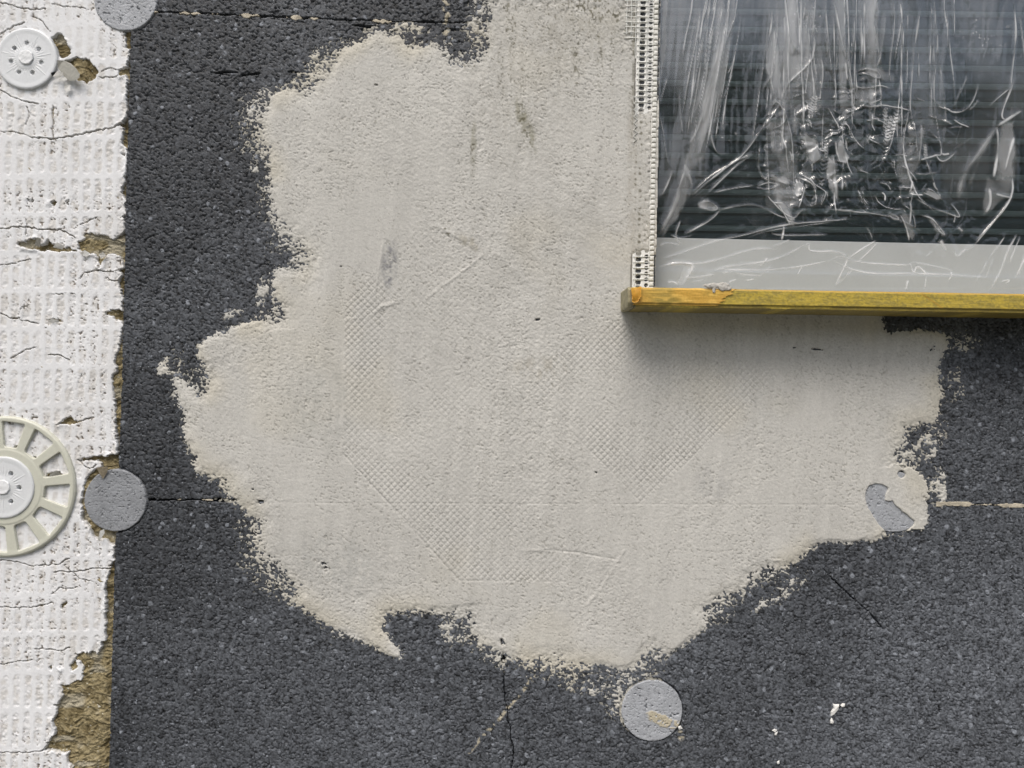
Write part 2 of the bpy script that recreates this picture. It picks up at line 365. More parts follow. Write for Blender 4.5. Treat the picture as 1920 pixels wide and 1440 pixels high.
for (a, b, ru, rv, rot, dp) in ((860, 85, 22, 16, 0, 1.5), (800, 60, 70, 26, 0, .9), (1050, 8, 130, 26, 0, .95), (620, 1078, 38, 8, 45, 1.2), (597, 1052, 16, 7, 35, 1.3), (900, 270, 10, 40, 0, .6), (985, 230, 14, 55, -20, .75), (978, 290, 8, 34, 0, .8), (1490, 660, 50, 8, 0, .3),
                                (1752, 612, 60, 8, 5, 1.4), (1740, 655, 26, 10, -15, 1.5), (850, 90, 20, 14, 0, 1.0), (1130, 600, 10, 8, 0, .8), (1188, 150, 9, 150, 0, .5), (910, 150, 20, 120, 0, .35), (930, 25, 40, 40, 0, .5), (1180, 40, 40, 70, 0, .9)):
    q = ell(U, V, a, b, ru, rv, rot)
    hp = hp - dp * sst(1.2, .3, q) * sst(.35, .75, vn(U, V, 9, seed=9) * .6 + vn(U, V, 3.4, seed=10) * .4)
flat = sst(.4, 1.3, hp)
# surface grain, drag marks, pores
grain = .07 * fb(U, V, 8, 4.5, seed=2, n=3, rot=28) + .13 * fb(U, V, 3.8, 2.8, seed=7, n=2, rot=-30) + .24 * (vn(U, V, 1.7, seed=5) - .5) + .16 * fb(U, V, 130, 16, seed=9, n=3, rot=34) * sst(.4, .65, vn(U, V, 170, seed=8)) + .14 * fb(U, V, 16, 150, seed=12, n=2, rot=8) * sst(.45, .7, vn(U, V, 200, seed=10)) + .16 * fb(U, V, 60, 40, seed=4)
rough_z = .55 + .75 * sst(.35, .7, vn(U, V, 140, seed=13))
rough_z = rough_z + .7 * sst(1.15, .5, ell(U, V, 960, 720, 330, 360)); rough_z = mix(rough_z, .4, sst(1.2, .6, ell(U, V, 1550, 640, 330, 60)))
pore = np.maximum(sst(.78, .95, vn(U, V, 3.6, 2.2, seed=11, rot=25)), sst(.8, .95, vn(U, V, 2.4, 3.2, seed=4, rot=-20))) * sst(.1, .6, vn(U, V, 45, seed=12))
hp0 = hp; gsum = grain * rough_z - .6 * pore * (.35 + .65 * flat)
# pressed-in reinforcing mesh: two sheets, threads at 45 degrees
sh1 = [(648, 560), (643, 850), (862, 1088), (1062, 1090), (1180, 960), (960, 700), (800, 420)]
sh2 = [(960, 700), (1200, 945), (1320, 840), (1445, 720), (1470, 690), (1250, 640), (1150, 600)]
m1 = sst(-1, 2, sdf(us, vs, sh1)); m2 = sst(-1, 2, sdf(us, vs, sh2))
d1 = sdf(us, vs, sh1); d2 = sdf(us, vs, sh2)
c45 = math.sqrt(.5); P = (U + V) * c45; Q = (U - V) * c45
P = P + 1.2 * fb(U, V, 70, seed=5); Q = Q + 1.2 * fb(U, V, 70, seed=6)
def thr(x, p): return np.abs((x / p) % 1 - .5) * 2            # 0 at cell middle, 1 at thread
tl_ = np.maximum(sst(.6, .98, thr(P, 8.8)), sst(.6, .98, thr(Q, 8.8)))
st1 = m1 * (.34 + .55 * sst(80, 10, d1) * (U + V > 0) + .5 * sst(.5, .75, vn(U, V, 75, seed=3))) * sst(1150, 900, U)
st1 = st1 * mix(1, .3, sst(560, 500, V - .0 * U)) * mix(1, .35, sst(1.1, .5, ell(U, V, 930, 640, 190, 170)))
st2 = m2 * (.4 + .55 * sst(110, 20, d2) * sst(950, 1150, U)) 
mesh_s = np.clip(np.maximum(st1, st2), 0, 1)
brk = (.7 + .3 * sst(.3, .6, vn(U, V, 22, seed=15))) * (.75 + .25 * sst(.25, .6, vn(U, V, 64, seed=1)))
hp = hp0 + gsum * (1 - .6 * mesh_s) - .78 * mesh_s * tl_ * brk + .12 * mesh_s
# sheet borders and trowel ridges
for pts, amp, wd in (([(648, 640), (643, 850)], .35, 3), ([(643, 850), (862, 1088)], -.6, 1.6), ([(862, 1088), (1062, 1090)], -.3, 1.5), ([(1170, 1032), (1130, 1098), (1095, 1140)], .5, 2.2),
                     ([(1020, 1030), (1080, 1035), (1120, 1042), (1152, 1048)], -.6, 1.5), ([(980, 1032), (1028, 1030)], .5, 2.5), ([(700, 590), (720, 575), (760, 560)], .7, 3), ([(650, 600), (690, 592), (720, 572)], .4, 2.5),
                     ([(800, 560), (860, 515), (905, 480)], .55, 2.2), ([(820, 425), (870, 450), (900, 475)], .5, 4), ([(895, 440), (1000, 540), (1030, 600)], .3, 4), ([(884, 0), (884, 240), (889, 330)], -.5, 3), ([(640, 720), (640, 860)], -.3, 12),
                     ([(500, 942), (900, 944), (1600, 946)], -.3, 1.1), ([(720, 450), (705, 545)], .45, 2), ([(430, 985), (560, 930)], .2, 6), ([(1740, 905), (1700, 925), (1720, 945)], .2, 3),
                     ([(1053, 40), (1050, 170)], -.35, 3), ([(970, 0), (975, 160)], -.3, 4), ([(1105, 0), (1100, 80)], -.3, 4)):
    d = pdist(U, V, pts, 40); hp = hp + amp * sst(1, 0, d / (2 * wd)) * (.35 + .65 * sst(.3, .6, vn(U, V, 10, seed=1))) * flat
pm = sst(1.35, 1.0, ell(U, V, 1678, 941, 58, 58) + .12 * fb(U, V, 12, seed=4, n=3)) * (U < 1738 + 9 * fb(U, V, 9, seed=2, n=3)) * (V < 997 + 7 * fb(U, V, 9, seed=6, n=3) - .05 * (U - 1690)); hp = np.maximum(hp, mix(-9, 1.45 + .8 * grain, sst(0, .35, pm)) * 1.0)
# holes: foot-shaped bare spot on the plug, pits
FOOT = [(1622, 925), (1628, 912), (1642, 907), (1656, 909), (1664, 915), (1660, 925), (1658, 938), (1664, 941), (1672, 938), (1676, 945), (1682, 952), (1700, 966), (1712, 978), (1710, 986), (1700, 994), (1690, 999), (1664, 1000), (1650, 985), (1636, 965), (1624, 945)]
sf = sdf(us, vs, FOOT, 1.5) + 1.2 * fb(U, V, 9, seed=3)
hp = np.where(right | (sf < -6), hp, mix(np.minimum(hp, 2.4), -2.5, sst(-1.2, .8, sf)))
hole = np.minimum(ell(U, V, 1690, 889, 7, 7) + .12 * fb(U, V, 6, seed=4), 9)
hp = mix(hp, -1.2, sst(1.1, .85, hole))
for (a, b, ru, rv, rot) in ((440, 939, 12, 4, 20), (490, 941, 9, 4, 0), (481, 906, 3, 4, 30), (474, 918, 2, 3, 30), (942, 1205, 4, 8, -20), (944, 1236, 6, 11, -5), (1038, 1225, 4, 3, 0), (705, 160, 5, 1.5, 10), (640, 500, 2, 2, 0),
                            (1116, 887, 4, 3, 0), (1008, 600, 5, 3, 0), (1490, 652, 4, 2, 0), (1530, 655, 12, 2, 10), (634, 1087, 5, 3, 0), (610, 1060, 14, 5, 40)):
    q = ell(U, V, a, b, ru, rv, rot) + .5 * fb(U, V, 5, seed=5); hp = hp - 4.0 * sst(1.0, .5, q) * sst(.3, .6, vn(U, V, 4, seed=7))
# along the corner bead: open at the top and just above the sill, buried between
du = U - bead_u(V)
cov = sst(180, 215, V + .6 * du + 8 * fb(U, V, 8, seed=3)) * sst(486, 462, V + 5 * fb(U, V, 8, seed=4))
zb = sst(-42, -34, du) * (V < 552)
hp = np.where(right, mix(hp, mix(-.4, 2.1 + grain - .9 * sst(.62, .85, vn(U, V, 5, seed=9)) * sst(-24, -12, du), cov), zb), hp)
hp = np.where(right & (du > -8) & (du < 2), np.minimum(hp, .9), hp)
# colour
thin = sst(60, 8, sd) * (.1 + .9 * sst(.3, .75, vn(U, V, 60, seed=4))); thin = np.where(right, thin * .15, thin)
big = fb(U, V, 220, seed=2, n=3)
C = mix(rgb(.565, .552, .518), rgb(.565, .525, .43), np.clip(.6 * thin + .25 * sst(.2, .9, fb(U, V, 160, seed=9)), 0, 1)[..., None])
C = C * (1 + .06 * big + .05 * fb(U, V, 14, 120, seed=6, n=3, rot=6) + .05 * fb(U, V, 2.4, seed=11, n=1))[..., None]
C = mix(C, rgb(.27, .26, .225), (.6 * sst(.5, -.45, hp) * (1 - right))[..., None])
smear = rgb(.25, .25, .26)
def stain(C, q, amt, c=smear, sc_=7, sd_=5):
    m = sst(1.15, .45, q) * amt * sst(.2, .75, vn(U, V, sc_, sc_ * 2.2, seed=sd_) * .6 + vn(U, V, 3, seed=sd_ + 1) * .4)
    return mix(C, c, m[..., None])
C = stain(C, ell(U, V, 731, 497, 17, 50, 4), 1.0); C = stain(C, ell(U, V, 640, 1060, 110, 60, 30), .3, rgb(.33, .34, .33)); C = stain(C, ell(U, V, 1335, 905, 45, 40), .22)
C = stain(C, ell(U, V, 980, 140, 120, 200), .3, rgb(.36, .34, .30)); C = stain(C, ell(U, V, 600, 760, 90, 110), .35, rgb(.38, .38, .35)); C = stain(C, ell(U, V, 1100, 60, 110, 70), .35, rgb(.34, .32, .27))
C = stain(C, ell(U, V, 1010, 690, 60, 25), .3, rgb(.34, .3, .22)); C = stain(C, ell(U, V, 440, 950, 60, 60), .3, rgb(.4, .4, .36)); C = stain(C, ell(U, V, 1080, 430, 300, 60, -30), .22, rgb(.36, .35, .32), 20)
C = stain(C, ell(U, V, 985, 235, 14, 60, -20), .6, rgb(.2, .19, .12)); C = stain(C, ell(U, V, 888, 280, 7, 60, 2), .55, rgb(.2, .19, .13)); C = stain(C, ell(U, V, 1750, 985, 20, 40), .3)
C = stain(C, ell(U, V, 1185, 300, 12, 260), .35, rgb(.34, .31, .26)); C = stain(C, ell(U, V, 880, 455, 30, 14, 30), .5, rgb(.3, .27, .2))
C = mix(C, rgb(.2, .19, .17), ((1 - cov) * (du > -42) * (du < -5) * (V < 552) * right * .8)[..., None])  # dark mortar tone with recess shade painted in behind the strip's holes
spk = sst(.84, .95, vn(U, V, 3.6, 2.4, seed=3, rot=30)) * (.12 + .8 * sst(1.2, .3, ell(U, V, 1010, 60, 200, 110)) + .35 * sst(.55, .8, vn(U, V, 80, seed=6)) + .6 * (du > -60) * (du < 0) * (V < 480) + .9 * sst(1.2, .3, ell(U, V, 1112, 14, 75, 42)) + 1.0 * sst(.5, .72, vn(U, V, 7, 120, seed=4)) * sst(1.25, .4, ell(U, V, 1030, 60, 175, 170)))
spk2 = sst(.62, .82, vn(U, V, 3.0, 4.4, seed=9)) * (1.0 * sst(1.2, .2, ell(U, V, 1112, 12, 80, 46)) + .9 * sst(.52, .72, vn(U, V, 7, 120, seed=4)) * sst(1.2, .3, ell(U, V, 1030, 60, 170, 160)) + sst(1.2, .3, ell(U, V, 985, 240, 13, 58, -14)) + sst(1.2, .3, ell(U, V, 886, 280, 6, 56, 2)) + sst(1.2, .3, ell(U, V, 838, 434, 26, 8, 28)) + .8 * sst(1.2, .3, ell(U, V, 1195, 55, 22, 60)) + .6 * sst(1.2, .3, ell(U, V, 900, 40, 20, 60)))
spk = spk + .85 * spk2
mk = (sst(4.2, 2.0, np.hypot(du + 27, ((V / 10.7) % 1 - .5) * 10.7)) + .8 * sst(3.5, 1.5, np.hypot(du + 36, ((V / 10.7) % 1 - .5) * 10.7))) * sst(205, 225, V) * sst(470, 450, V) * sst(.35, .75, vn(U, V, 5, seed=8)); spk = spk + .9 * mk * right
spk = spk + .5 * right * sst(2.2, .8, np.abs(du + 44 + .8 * fb(U, V, 12, seed=3))) * sst(50, 70, V) * sst(320, 260, V) * (vn(U, V, 5, seed=12) > .45)
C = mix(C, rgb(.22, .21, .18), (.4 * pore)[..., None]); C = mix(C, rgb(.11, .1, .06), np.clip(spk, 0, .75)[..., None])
keep = cells((hp > HEp - .9) & (U < bead_u(V) + 5 + 4000 * (V > 560)) & (hp > -1.9))
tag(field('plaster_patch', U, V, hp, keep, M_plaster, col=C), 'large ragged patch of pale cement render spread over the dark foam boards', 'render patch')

# ------------------------------------------------------------------ foam plugs
def plug(u, v, r, label, hgt=.9, base=.36, blot=None, seed=0, rag=1.0):
    a = np.arange(u - r - 4, u + r + 4, 1.0); b = np.arange(v - r - 4, v + r + 4, 1.0); U, V = np.meshgrid(a, b)
    f1, f2, iv = voro(U + 31 * seed, V, 5.2, 3 + seed); q = np.hypot(U - u, V - v) / r
    H = hgt + .22 * np.clip(1 - (f1 / .8)**2, 0, 1) - .7 * sst(.12, 0, f2 - f1) * sst(.5, .8, vn(U, V, 6, seed=4 + seed)) - .9 * (vn(U, V, 4, seed=7 + seed) > .87)
    H = H - .5 * sst(.95, 1.0, q); rr = 1 - .012 * rag * (1 + fb(U, V, 8, seed=seed))
    H = np.where(q > rr, -7, H)
    c = base * (1 + .18 * (iv - .5) + .1 * fb(U, V, 30, seed=3 + seed)); C = c[..., None] * rgb(.95, .985, 1.05)
    if blot is not None:
        m = sst(1.1, .8, blot(U, V)) * (vn(U, V, 4, seed=5) > .3); C = mix(C, cream * 1.05, m[..., None]); H = H + m * .5
    o = field('foam_plug', U, V, H, cells(q <= 1.0), M_plug, col=C); return tag(o, label, 'foam plug', 'round grey foam plugs over the board anchors')
plug(236, -1, 60, 'light grey foam plug cut off by the top edge of the photo', base=.42, seed=1)
plug(217, 938, 59, 'mid grey round foam plug at the seam of white board and dark boards', base=.30, seed=2)
plug(1222, 1332, 58, 'light grey foam plug with a cream plaster smear across it', base=.42, seed=3, blot=lambda U, V: np.minimum(ell(U, V, 1238, 1349, 30, 11, 22), ell(U, V, 1262, 1358, 14, 8, -20)) + .25 * fb(U, V, 8, seed=3))
plug(1678, 941, 58, 'grey foam plug mostly buried in plaster, showing through a foot-shaped gap', hgt=.1, base=.40, seed=4)

# ------------------------------------------------------------------ white coated mineral wool board
wb = empty('mineral_wool_board', Vector([float(t) for t in W(100, 720)]), 'white coated mineral wool board with cracked skin and torn brown edge', 'insulation board')
us = axis(LO_U, 256, -10, 256, 1.3); vs = axis(LO_V, HI_V, -12, 1452, 1.3, 12); U, V = np.meshgrid(us, vs)
wu_ = U + 9 * fb(U, V, 26, seed=13); wv2 = V + 9 * fb(U, V, 26, seed=14)
fibre = .8 * fb(wu_, wv2, 26, 9, seed=2, n=3, rot=14) + .5 * fb(wu_, wv2, 14, 2.6, seed=5, n=2, rot=-24) + .5 * fb(wu_, wv2, 12, 2.4, seed=8, n=2, rot=35)
Hw = -3.2 + 1.5 * fibre + 1.0 * fb(U, V, 40, seed=7) - 5 * sst(16, 0, np.abs(U - edge_u(V)) ) * .35
Cw = mix(rgb(.17, .135, .07), rgb(.34, .285, .17), sst(-.9, .9, .6 * fibre + .7 * fb(U, V, 30, seed=11) + .5 * fb(U, V, 5, seed=3))[..., None])
Cw = mix(Cw, rgb(.42, .39, .31), (sst(.62, .8, vn(U, V, 34, 16, seed=9)) * .7)[..., None])
Cw = np.where((vn(U, V, 3, seed=12) > .94)[..., None], rgb(.6, .58, .5), Cw)
field('wool_core', U, V, Hw, cells(U < edge_u(V) + 1), M_wool, wb, col=Cw)
CO = [(236, -420), (240, 0), (234, 60), (234, 88), (242, 92), (240, 118), (236, 128), (224, 129), (222, 141), (237, 139), (238, 165), (237, 200), (237, 222), (230, 228), (223, 234), (230, 238), (231, 250), (230, 268), (238, 278), (239, 300), (236, 330), (230, 345), (227, 362), (234, 372), (236, 400), (229, 405), (235, 418), (235, 432),
      (221, 440), (210, 449), (200, 442), (184, 440), (160, 439), (158, 452), (148, 454), (144, 466), (158, 472), (180, 474), (183, 490), (186, 500), (192, 486), (200, 478), (215, 476), (228, 482), (232, 500), (220, 507), (228, 515), (222, 525), (226, 545), (229, 560), (228, 582), (222, 580), (212, 582), (198, 585), (199, 592), (210, 592), (212, 598), (228, 600), (229, 612), (226, 640),
      (220, 662), (212, 675), (218, 685), (219, 695), (212, 705), (211, 720), (213, 735), (216, 770), (217, 800), (219, 850), (212, 852), (195, 856), (175, 854), (168, 858), (152, 859), (150, 866), (165, 863), (183, 861), (190, 873), (183, 880), (168, 886), (160, 900), (152, 940), (156, 975), (168, 990), (172, 1005), (182, 1012), (196, 1012), (205, 1020), (213, 1020), (213, 1050), (206, 1060), (203, 1080),
      (203, 1085), (199, 1100), (199, 1150), (196, 1200), (188, 1212), (183, 1228), (172, 1222), (152, 1224), (142, 1226), (139, 1238), (154, 1240), (154, 1276), (140, 1280), (128, 1286), (113, 1285), (118, 1295), (116, 1310), (108, 1318), (98, 1322), (107, 1330), (105, 1340), (97, 1352), (105, 1375), (90, 1390), (78, 1408), (100, 1409), (125, 1412), (130, 1430), (134, 1445), (150, 1900), (-420, 1900), (-420, -420)]
sd = sdf(us, vs, CO, 2.0)
HOLES = [[(97, 70), (112, 62), (124, 78), (133, 98), (126, 106), (112, 108), (104, 92)], [(116, 116), (140, 108), (165, 112), (182, 128), (180, 145), (160, 155), (146, 150), (122, 128)],
         [(28, 457), (55, 449), (68, 447), (75, 460), (90, 452), (105, 461), (135, 467), (146, 470), (100, 472), (50, 467)], [(106, 797), (124, 783), (131, 779), (141, 791), (137, 796), (120, 796)],
         [(228, 288), (236, 286), (234, 296)], [(113, 1135), (122, 1127), (126, 1132), (116, 1142)], [(91, 1252), (96, 1248), (95, 1258)], [(109, 1252), (114, 1247), (113, 1256)],
         [(130, 1250), (140, 1240), (143, 1252), (134, 1258)], [(28, 835), (48, 838), (46, 844), (30, 842)], [(62, 855), (80, 862), (82, 868), (64, 862)], [(84, 890), (112, 884), (116, 892), (86, 896)], [(7, 988), (30, 981), (28, 986), (8, 992)], [(92, 600), (112, 598), (114, 603)], [(120, 378), (130, 372), (128, 384)], [(50, 372), (62, 376), (56, 384)], [(92, 380), (104, 378), (100, 384)]]
for hpts in HOLES:
    x = [p[0] for p in hpts]; y = [p[1] for p in hpts]
    a0, a1 = np.searchsorted(us, (min(x) - 12, max(x) + 12)); b0, b1 = np.searchsorted(vs, (min(y) - 12, max(y) + 12))
    if a1 - a0 < 3 or b1 - b0 < 3: continue
    sd[b0:b1, a0:a1] = np.minimum(sd[b0:b1, a0:a1], -sdf(us[a0:a1], vs[b0:b1], hpts, 1.2))
e = sd + 2.6 * fb(U, V, 9, seed=3, n=3) + 1.0 * fb(U, V, 3, seed=5, n=1)
lift = sst(9, 1, e) * sst(.5, .8, vn(U, V, 24, seed=8)) * 1.6
ua = U + .029 * (V - 500); row = (V - 477 + .01 * ua) / 71.5; fr_ = row - np.floor(row)
ua = ua + 2.4 * fb(U, V, 13, seed=12) ; row = row + .04 * fb(U, V, 14, seed=13); fr_ = row - np.floor(row)
px = (ua - 10 + 3 * (vn(U, V, 90, seed=2) - .5)) / 21.2; fx = np.abs(px - np.round(px)) * 21.2
dv = (fr_ - .46) * 71.5; dd = np.hypot(fx, np.maximum(np.abs(dv) - 25, 0))
st = .75 + .45 * sst(.3, .7, vn(U, V, 55, seed=6)); st = st * mix(1, .25, sst(1.2, .4, ell(U, V, 130, 60, 90, 70)))
dim = sst(8.2, 3.6, dd)
Hc = -.46 * dim * st + .22 * st * sst(6, 0, np.abs(dv + 28)) * sst(9, 2, fx) + .35 * fb(U, V, 120, seed=3) + .07 * fb(U, V, 6, seed=5)
Hc = Hc + .45 * dim * st * fb(U, V, 5, seed=9)
pit = sst(.76, .9, vn(U, V, 3.0, 3.0, seed=10)) * (.3 + .9 * dim) * sst(.3, .65, vn(U, V, 60, seed=11))
Hc = Hc - .9 * pit + lift
CR = [([(0, 5), (20, 8), (40, 16), (65, 18), (85, 16)], 1.0), ([(-10, 66), (0, 62), (25, 50), (45, 42)], 1.0), ([(0, 168), (20, 180), (40, 187), (60, 192), (72, 194)], 1.1), ([(0, 246), (30, 248), (60, 257), (75, 259)], .8), ([(72, 259), (100, 260), (140, 254), (175, 246), (205, 240), (228, 232)], 1.5),
      ([(100, 200), (98, 215), (100, 230), (98, 245), (100, 259)], 1.0), ([(0, 429), (40, 424), (75, 430), (110, 430), (125, 436), (140, 445)], 1.4), ([(150, 421), (165, 415), (182, 408)], .6), ([(0, 498), (40, 490), (58, 485)], .6), ([(150, 522), (158, 512), (180, 506), (215, 510), (222, 505)], .9), ([(200, 520), (208, 528), (222, 526)], .9),
      ([(0, 588), (12, 592), (18, 597), (36, 596)], 1.5), ([(36, 600), (70, 605)], .7), ([(34, 590), (38, 578), (55, 571)], .7), ([(85, 615), (92, 598), (112, 602), (116, 612), (95, 619), (86, 614)], .9), ([(20, 672), (50, 655), (65, 650)], .7), ([(90, 664), (105, 665), (130, 674)], 1.0), ([(100, 552), (140, 551)], .8),
      ([(0, 1051), (25, 1052), (60, 1062), (85, 1060), (110, 1058), (130, 1046)], 1.0), ([(100, 1072), (140, 1072), (180, 1066), (205, 1067)], 1.0), ([(-8, 1138), (50, 1140), (100, 1130)], .7), ([(65, 1216), (90, 1219), (110, 1221), (130, 1215)], .8), ([(0, 1246), (30, 1240), (60, 1238)], .8), ([(-8, 1411), (40, 1411), (78, 1409)], 1.0), ([(138, 793), (155, 788), (172, 783)], .8), ([(190, 135), (200, 128), (224, 130)], .7), ([(185, 144), (205, 146), (222, 141)], .8),
      ([(96, 1115), (110, 1104), (150, 1101)], .5), ([(145, 862), (165, 880), (180, 872)], .8), ([(20, 1010), (30, 996), (28, 985)], .9), ([(50, 200), (55, 215), (48, 235)], .5), ([(60, 30), (75, 35), (95, 60)], .5), ([(95, 8), (120, 12), (160, 15)], .5), ([(48, 409), (50, 425), (47, 440)], .6), ([(120, 1062), (150, 1085), (175, 1090)], .5)]
crk = np.zeros(U.shape, np.float32)
uw = U + 3.0 * fb(U, V, 9, seed=4, n=3); vw = V + 3.0 * fb(U, V, 9, seed=6, n=3)
for pts, wd in CR:
    p = np.array(pts, float); n = max(2, int(np.hypot(*(p[-1] - p[0])) / 5)); L = np.r_[0, np.cumsum(np.hypot(*np.diff(p, axis=0).T))]
    t = np.linspace(0, L[-1], n); rr = np.random.RandomState(int(abs(p[0, 0] * 7 + p[0, 1]))); pp = np.stack([np.interp(t, L, p[:, 0]) , np.interp(t, L, p[:, 1]) + rr.uniform(-1.6, 1.6, n)], 1)
    d, tt = pdist(U, V, pp, 10, True); d = d + .4 * fb(U, V, 4, seed=4)
    wv_ = wd * (.2 + 1.0 * vn(U, V, 14, seed=7)**1.5) * .85; crk = np.maximum(crk, sst(wv_ + .6, wv_ * .3, d))
    Hc = Hc + .22 * wd * sst(6, 1, d) * (V < np.interp(U, p[np.argsort(p[:, 0]), 0], p[np.argsort(p[:, 0]), 1]))
Hc = Hc - 2.6 * crk
ec = sst(-1.5, 1.2, e)
Hc = mix(-7.0, Hc, ec)
white = rgb(.81, .815, .83)
C = np.ones(U.shape + (3,), np.float32) * white * (1 + .04 * fb(U, V, 60, seed=2))[..., None]
C = mix(C, rgb(.62, .595, .56), np.clip(.2 * dim + .6 * dim * sst(.4, .75, vn(U, V, 9, seed=4)) * st + .2 * sst(.5, .8, vn(U, V, 90, seed=5)), 0, .7)[..., None])
C = mix(C, rgb(.16, .12, .08), np.clip(pit * 1.0, 0, .85)[..., None])
C = mix(C, rgb(.19, .15, .095), np.clip(crk * 1.0, 0, .9)[..., None])
C = mix(rgb(.4, .38, .33), C, sst(-1, 1.0, e)[..., None])
field('white_coating', U, V, Hc, cells(e > -1.2), M_coat, wb, col=C)
# curled flap and flakes of the white skin still hanging on by the upper anchor
def shard(name, pts, hts, m, parent, th=.0006):
    bm = bmesh.new(); f = []
    for (u, v), h in zip(pts, hts):
        x, y, z = W(u, v, h * .001); f.append(bm.verts.new((x, y, z)))
    bm.faces.new(f); r = bmesh.ops.solidify(bm, geom=bm.faces[:], thickness=th); bmesh.ops.recalc_face_normals(bm, faces=bm.faces[:])
    return bm_obj(name, bm, m, parent)
M_shard = mat('skin_underside', (.42, .41, .37), rough=.8, vary=.12, vscale=500); M_chip = mat('white_skin_chip', (.78, .77, .74), rough=.8, vary=.1, vscale=500)
shard('curled_flap', [(111, 116), (124, 117), (140, 124), (152, 135), (160, 146), (158, 152), (148, 156), (136, 155), (128, 150), (118, 138), (112, 130)], [4, 5, 7, 9, 10, 9, 7, 5, 4, 3, 3], M_shard, wb)
shard('skin_flake', [(100, 140), (112, 137), (124, 140), (126, 146), (116, 150), (104, 147)], [5, 5, 6, 6, 5, 5], M_chip, wb)
shard('skin_flake', [(116, 150), (128, 148), (133, 154), (124, 157), (117, 155)], [5, 6, 6, 5, 5], M_chip, wb)
shard('skin_flake', [(124, 160), (136, 162), (136, 172), (128, 176), (124, 170)], [3, 4, 4, 3, 3], M_chip, wb)
shard('skin_flake', [(186, 1012), (192, 994), (200, 990), (200, 998), (190, 1012)], [3, 5, 5, 4, 3], M_chip, wb)
shard('skin_flake', [(170, 980), (176, 984), (172, 990), (168, 986)], [3, 4, 4, 3], M_chip, wb)
shard('skin_flake', [(184, 876), (206, 874), (204, 884), (195, 898)], [4, 4, 3, 2], M_wool and mat('brown_skin_flake', (.46, .4, .3), rough=.9, vary=.2), wb)
shard('skin_flake', [(96, 888), (108, 882), (117, 886), (116, 894), (104, 898), (92, 902)], [2, 3, 3, 2, 2, 2], M_shard, wb)
shard('skin_flake', [(90, 1332 - 720 - 8), (100, 598), (112, 601), (113, 604), (96, 606)], [1, 3, 3, 2, 1], M_chip, wb)
shard('skin_flake', [(66, 460), (72, 446), (80, 448), (76, 464)], [1, 3, 3, 1], M_shard, wb); shard('skin_flake', [(100, 464), (110, 455), (124, 462), (118, 468)], [1, 3, 3, 1], M_chip, wb)
shard('skin_flake', [(150, 474), (162, 470), (172, 476), (165, 482), (156, 480)], [1, 3, 3, 2, 1], M_chip, wb); shard('skin_flake', [(186, 478), (196, 473), (202, 480), (192, 486)], [1, 3, 3, 2], M_chip, wb)

# ------------------------------------------------------------------ anchors and spreader washer
def disc_part(name, u, v, r, hfun, m, parent, step=.6, base=-6.0):
    a = np.arange(u - r - 2, u + r + 2, step); U, V = np.meshgrid(a, np.arange(v - r - 2, v + r + 2, step))
    H, ins = hfun(U - u, V - v, np.hypot(U - u, V - v), np.degrees(np.arctan2(V - v, U - u)))
    H = np.where(ins, H, base)
    return field(name, U, V, H, cells(ins), m, parent)
def anchor(u, v, r, rot, label, lift_, nh, hr, hs_):
    t = empty('insulation_anchor', Vector([float(q) for q in W(u, v, lift_ * .001)]), label, 'anchor', 'white plastic anchor plates in the white board')
    def pl(x, y, q, an):
        H = lift_ + .55 * sst(r, r - 3, q) - .35 * sst(r - 4, r - 12, q) + .6 * sst(24, 16, q) + .25 * np.cos(R(1) * an * 36) * sst(18, 22, q) * sst(38, 30, q) * .5
        H = H + .25 * sst(.985, 1.0, np.cos((np.radians(an) - R(rot + 180 / nh)) * nh)) * sst(20, 26, q) * sst(50, 44, q)
        ins = q < r
        for i in range(nh):
            b = R(rot + 360 / nh * i); ins &= np.hypot(x - hr * math.cos(b), y - hr * math.sin(b)) > hs_
        return H, ins
    disc_part('plate', u, v, r, pl, M_plastic, t)
    disc_part('pin', u + 1, v - 1, 14, lambda x, y, q, an: (lift_ + 2.4 + .25 * fb(x, y, 6, seed=3) - .5 * sst(12, 14, q), q < 13.7 + .5 * np.sin(an * .13)), M_pin, t)
    return t
anchor(52, 111, 57, 15, 'upper white anchor plate with seven holes, beside the curled flap', 2.2, 7, 29, 4.2)
anchor(11, 913, 58, 0, 'lower white anchor plate seated in the big cream slotted ring', 4.6, 6, 30, 4.4)
def ring(x, y, q, an):
    H = 2.2 + 1.3 * sst(132, 128, q) - .3 * sst(126, 118, q) + .5 * sst(72, 68, q)
    k = np.round((an - 8) / 30.0) * 30.0 + 8; dth = np.radians(an - k); tang = q * np.sin(dth); rad = q * np.cos(dth)
    hw = 11.5 + (rad - 74) * .225
    n2 = np.hypot(np.maximum(np.maximum(74 - rad, rad - 121) + 4, 0), np.maximum(np.abs(tang) - hw + 4, 0))
    slot = (n2 < 4)
    return H - .25 * sst(6, 4, n2), (q < 132) & (q > 54) & ~slot
o = disc_part('spreader_washer', 12, 912, 132, ring, M_washer, None, step=.75)
tag(o, 'large cream plastic slotted ring washer around the lower white anchor', 'washer')

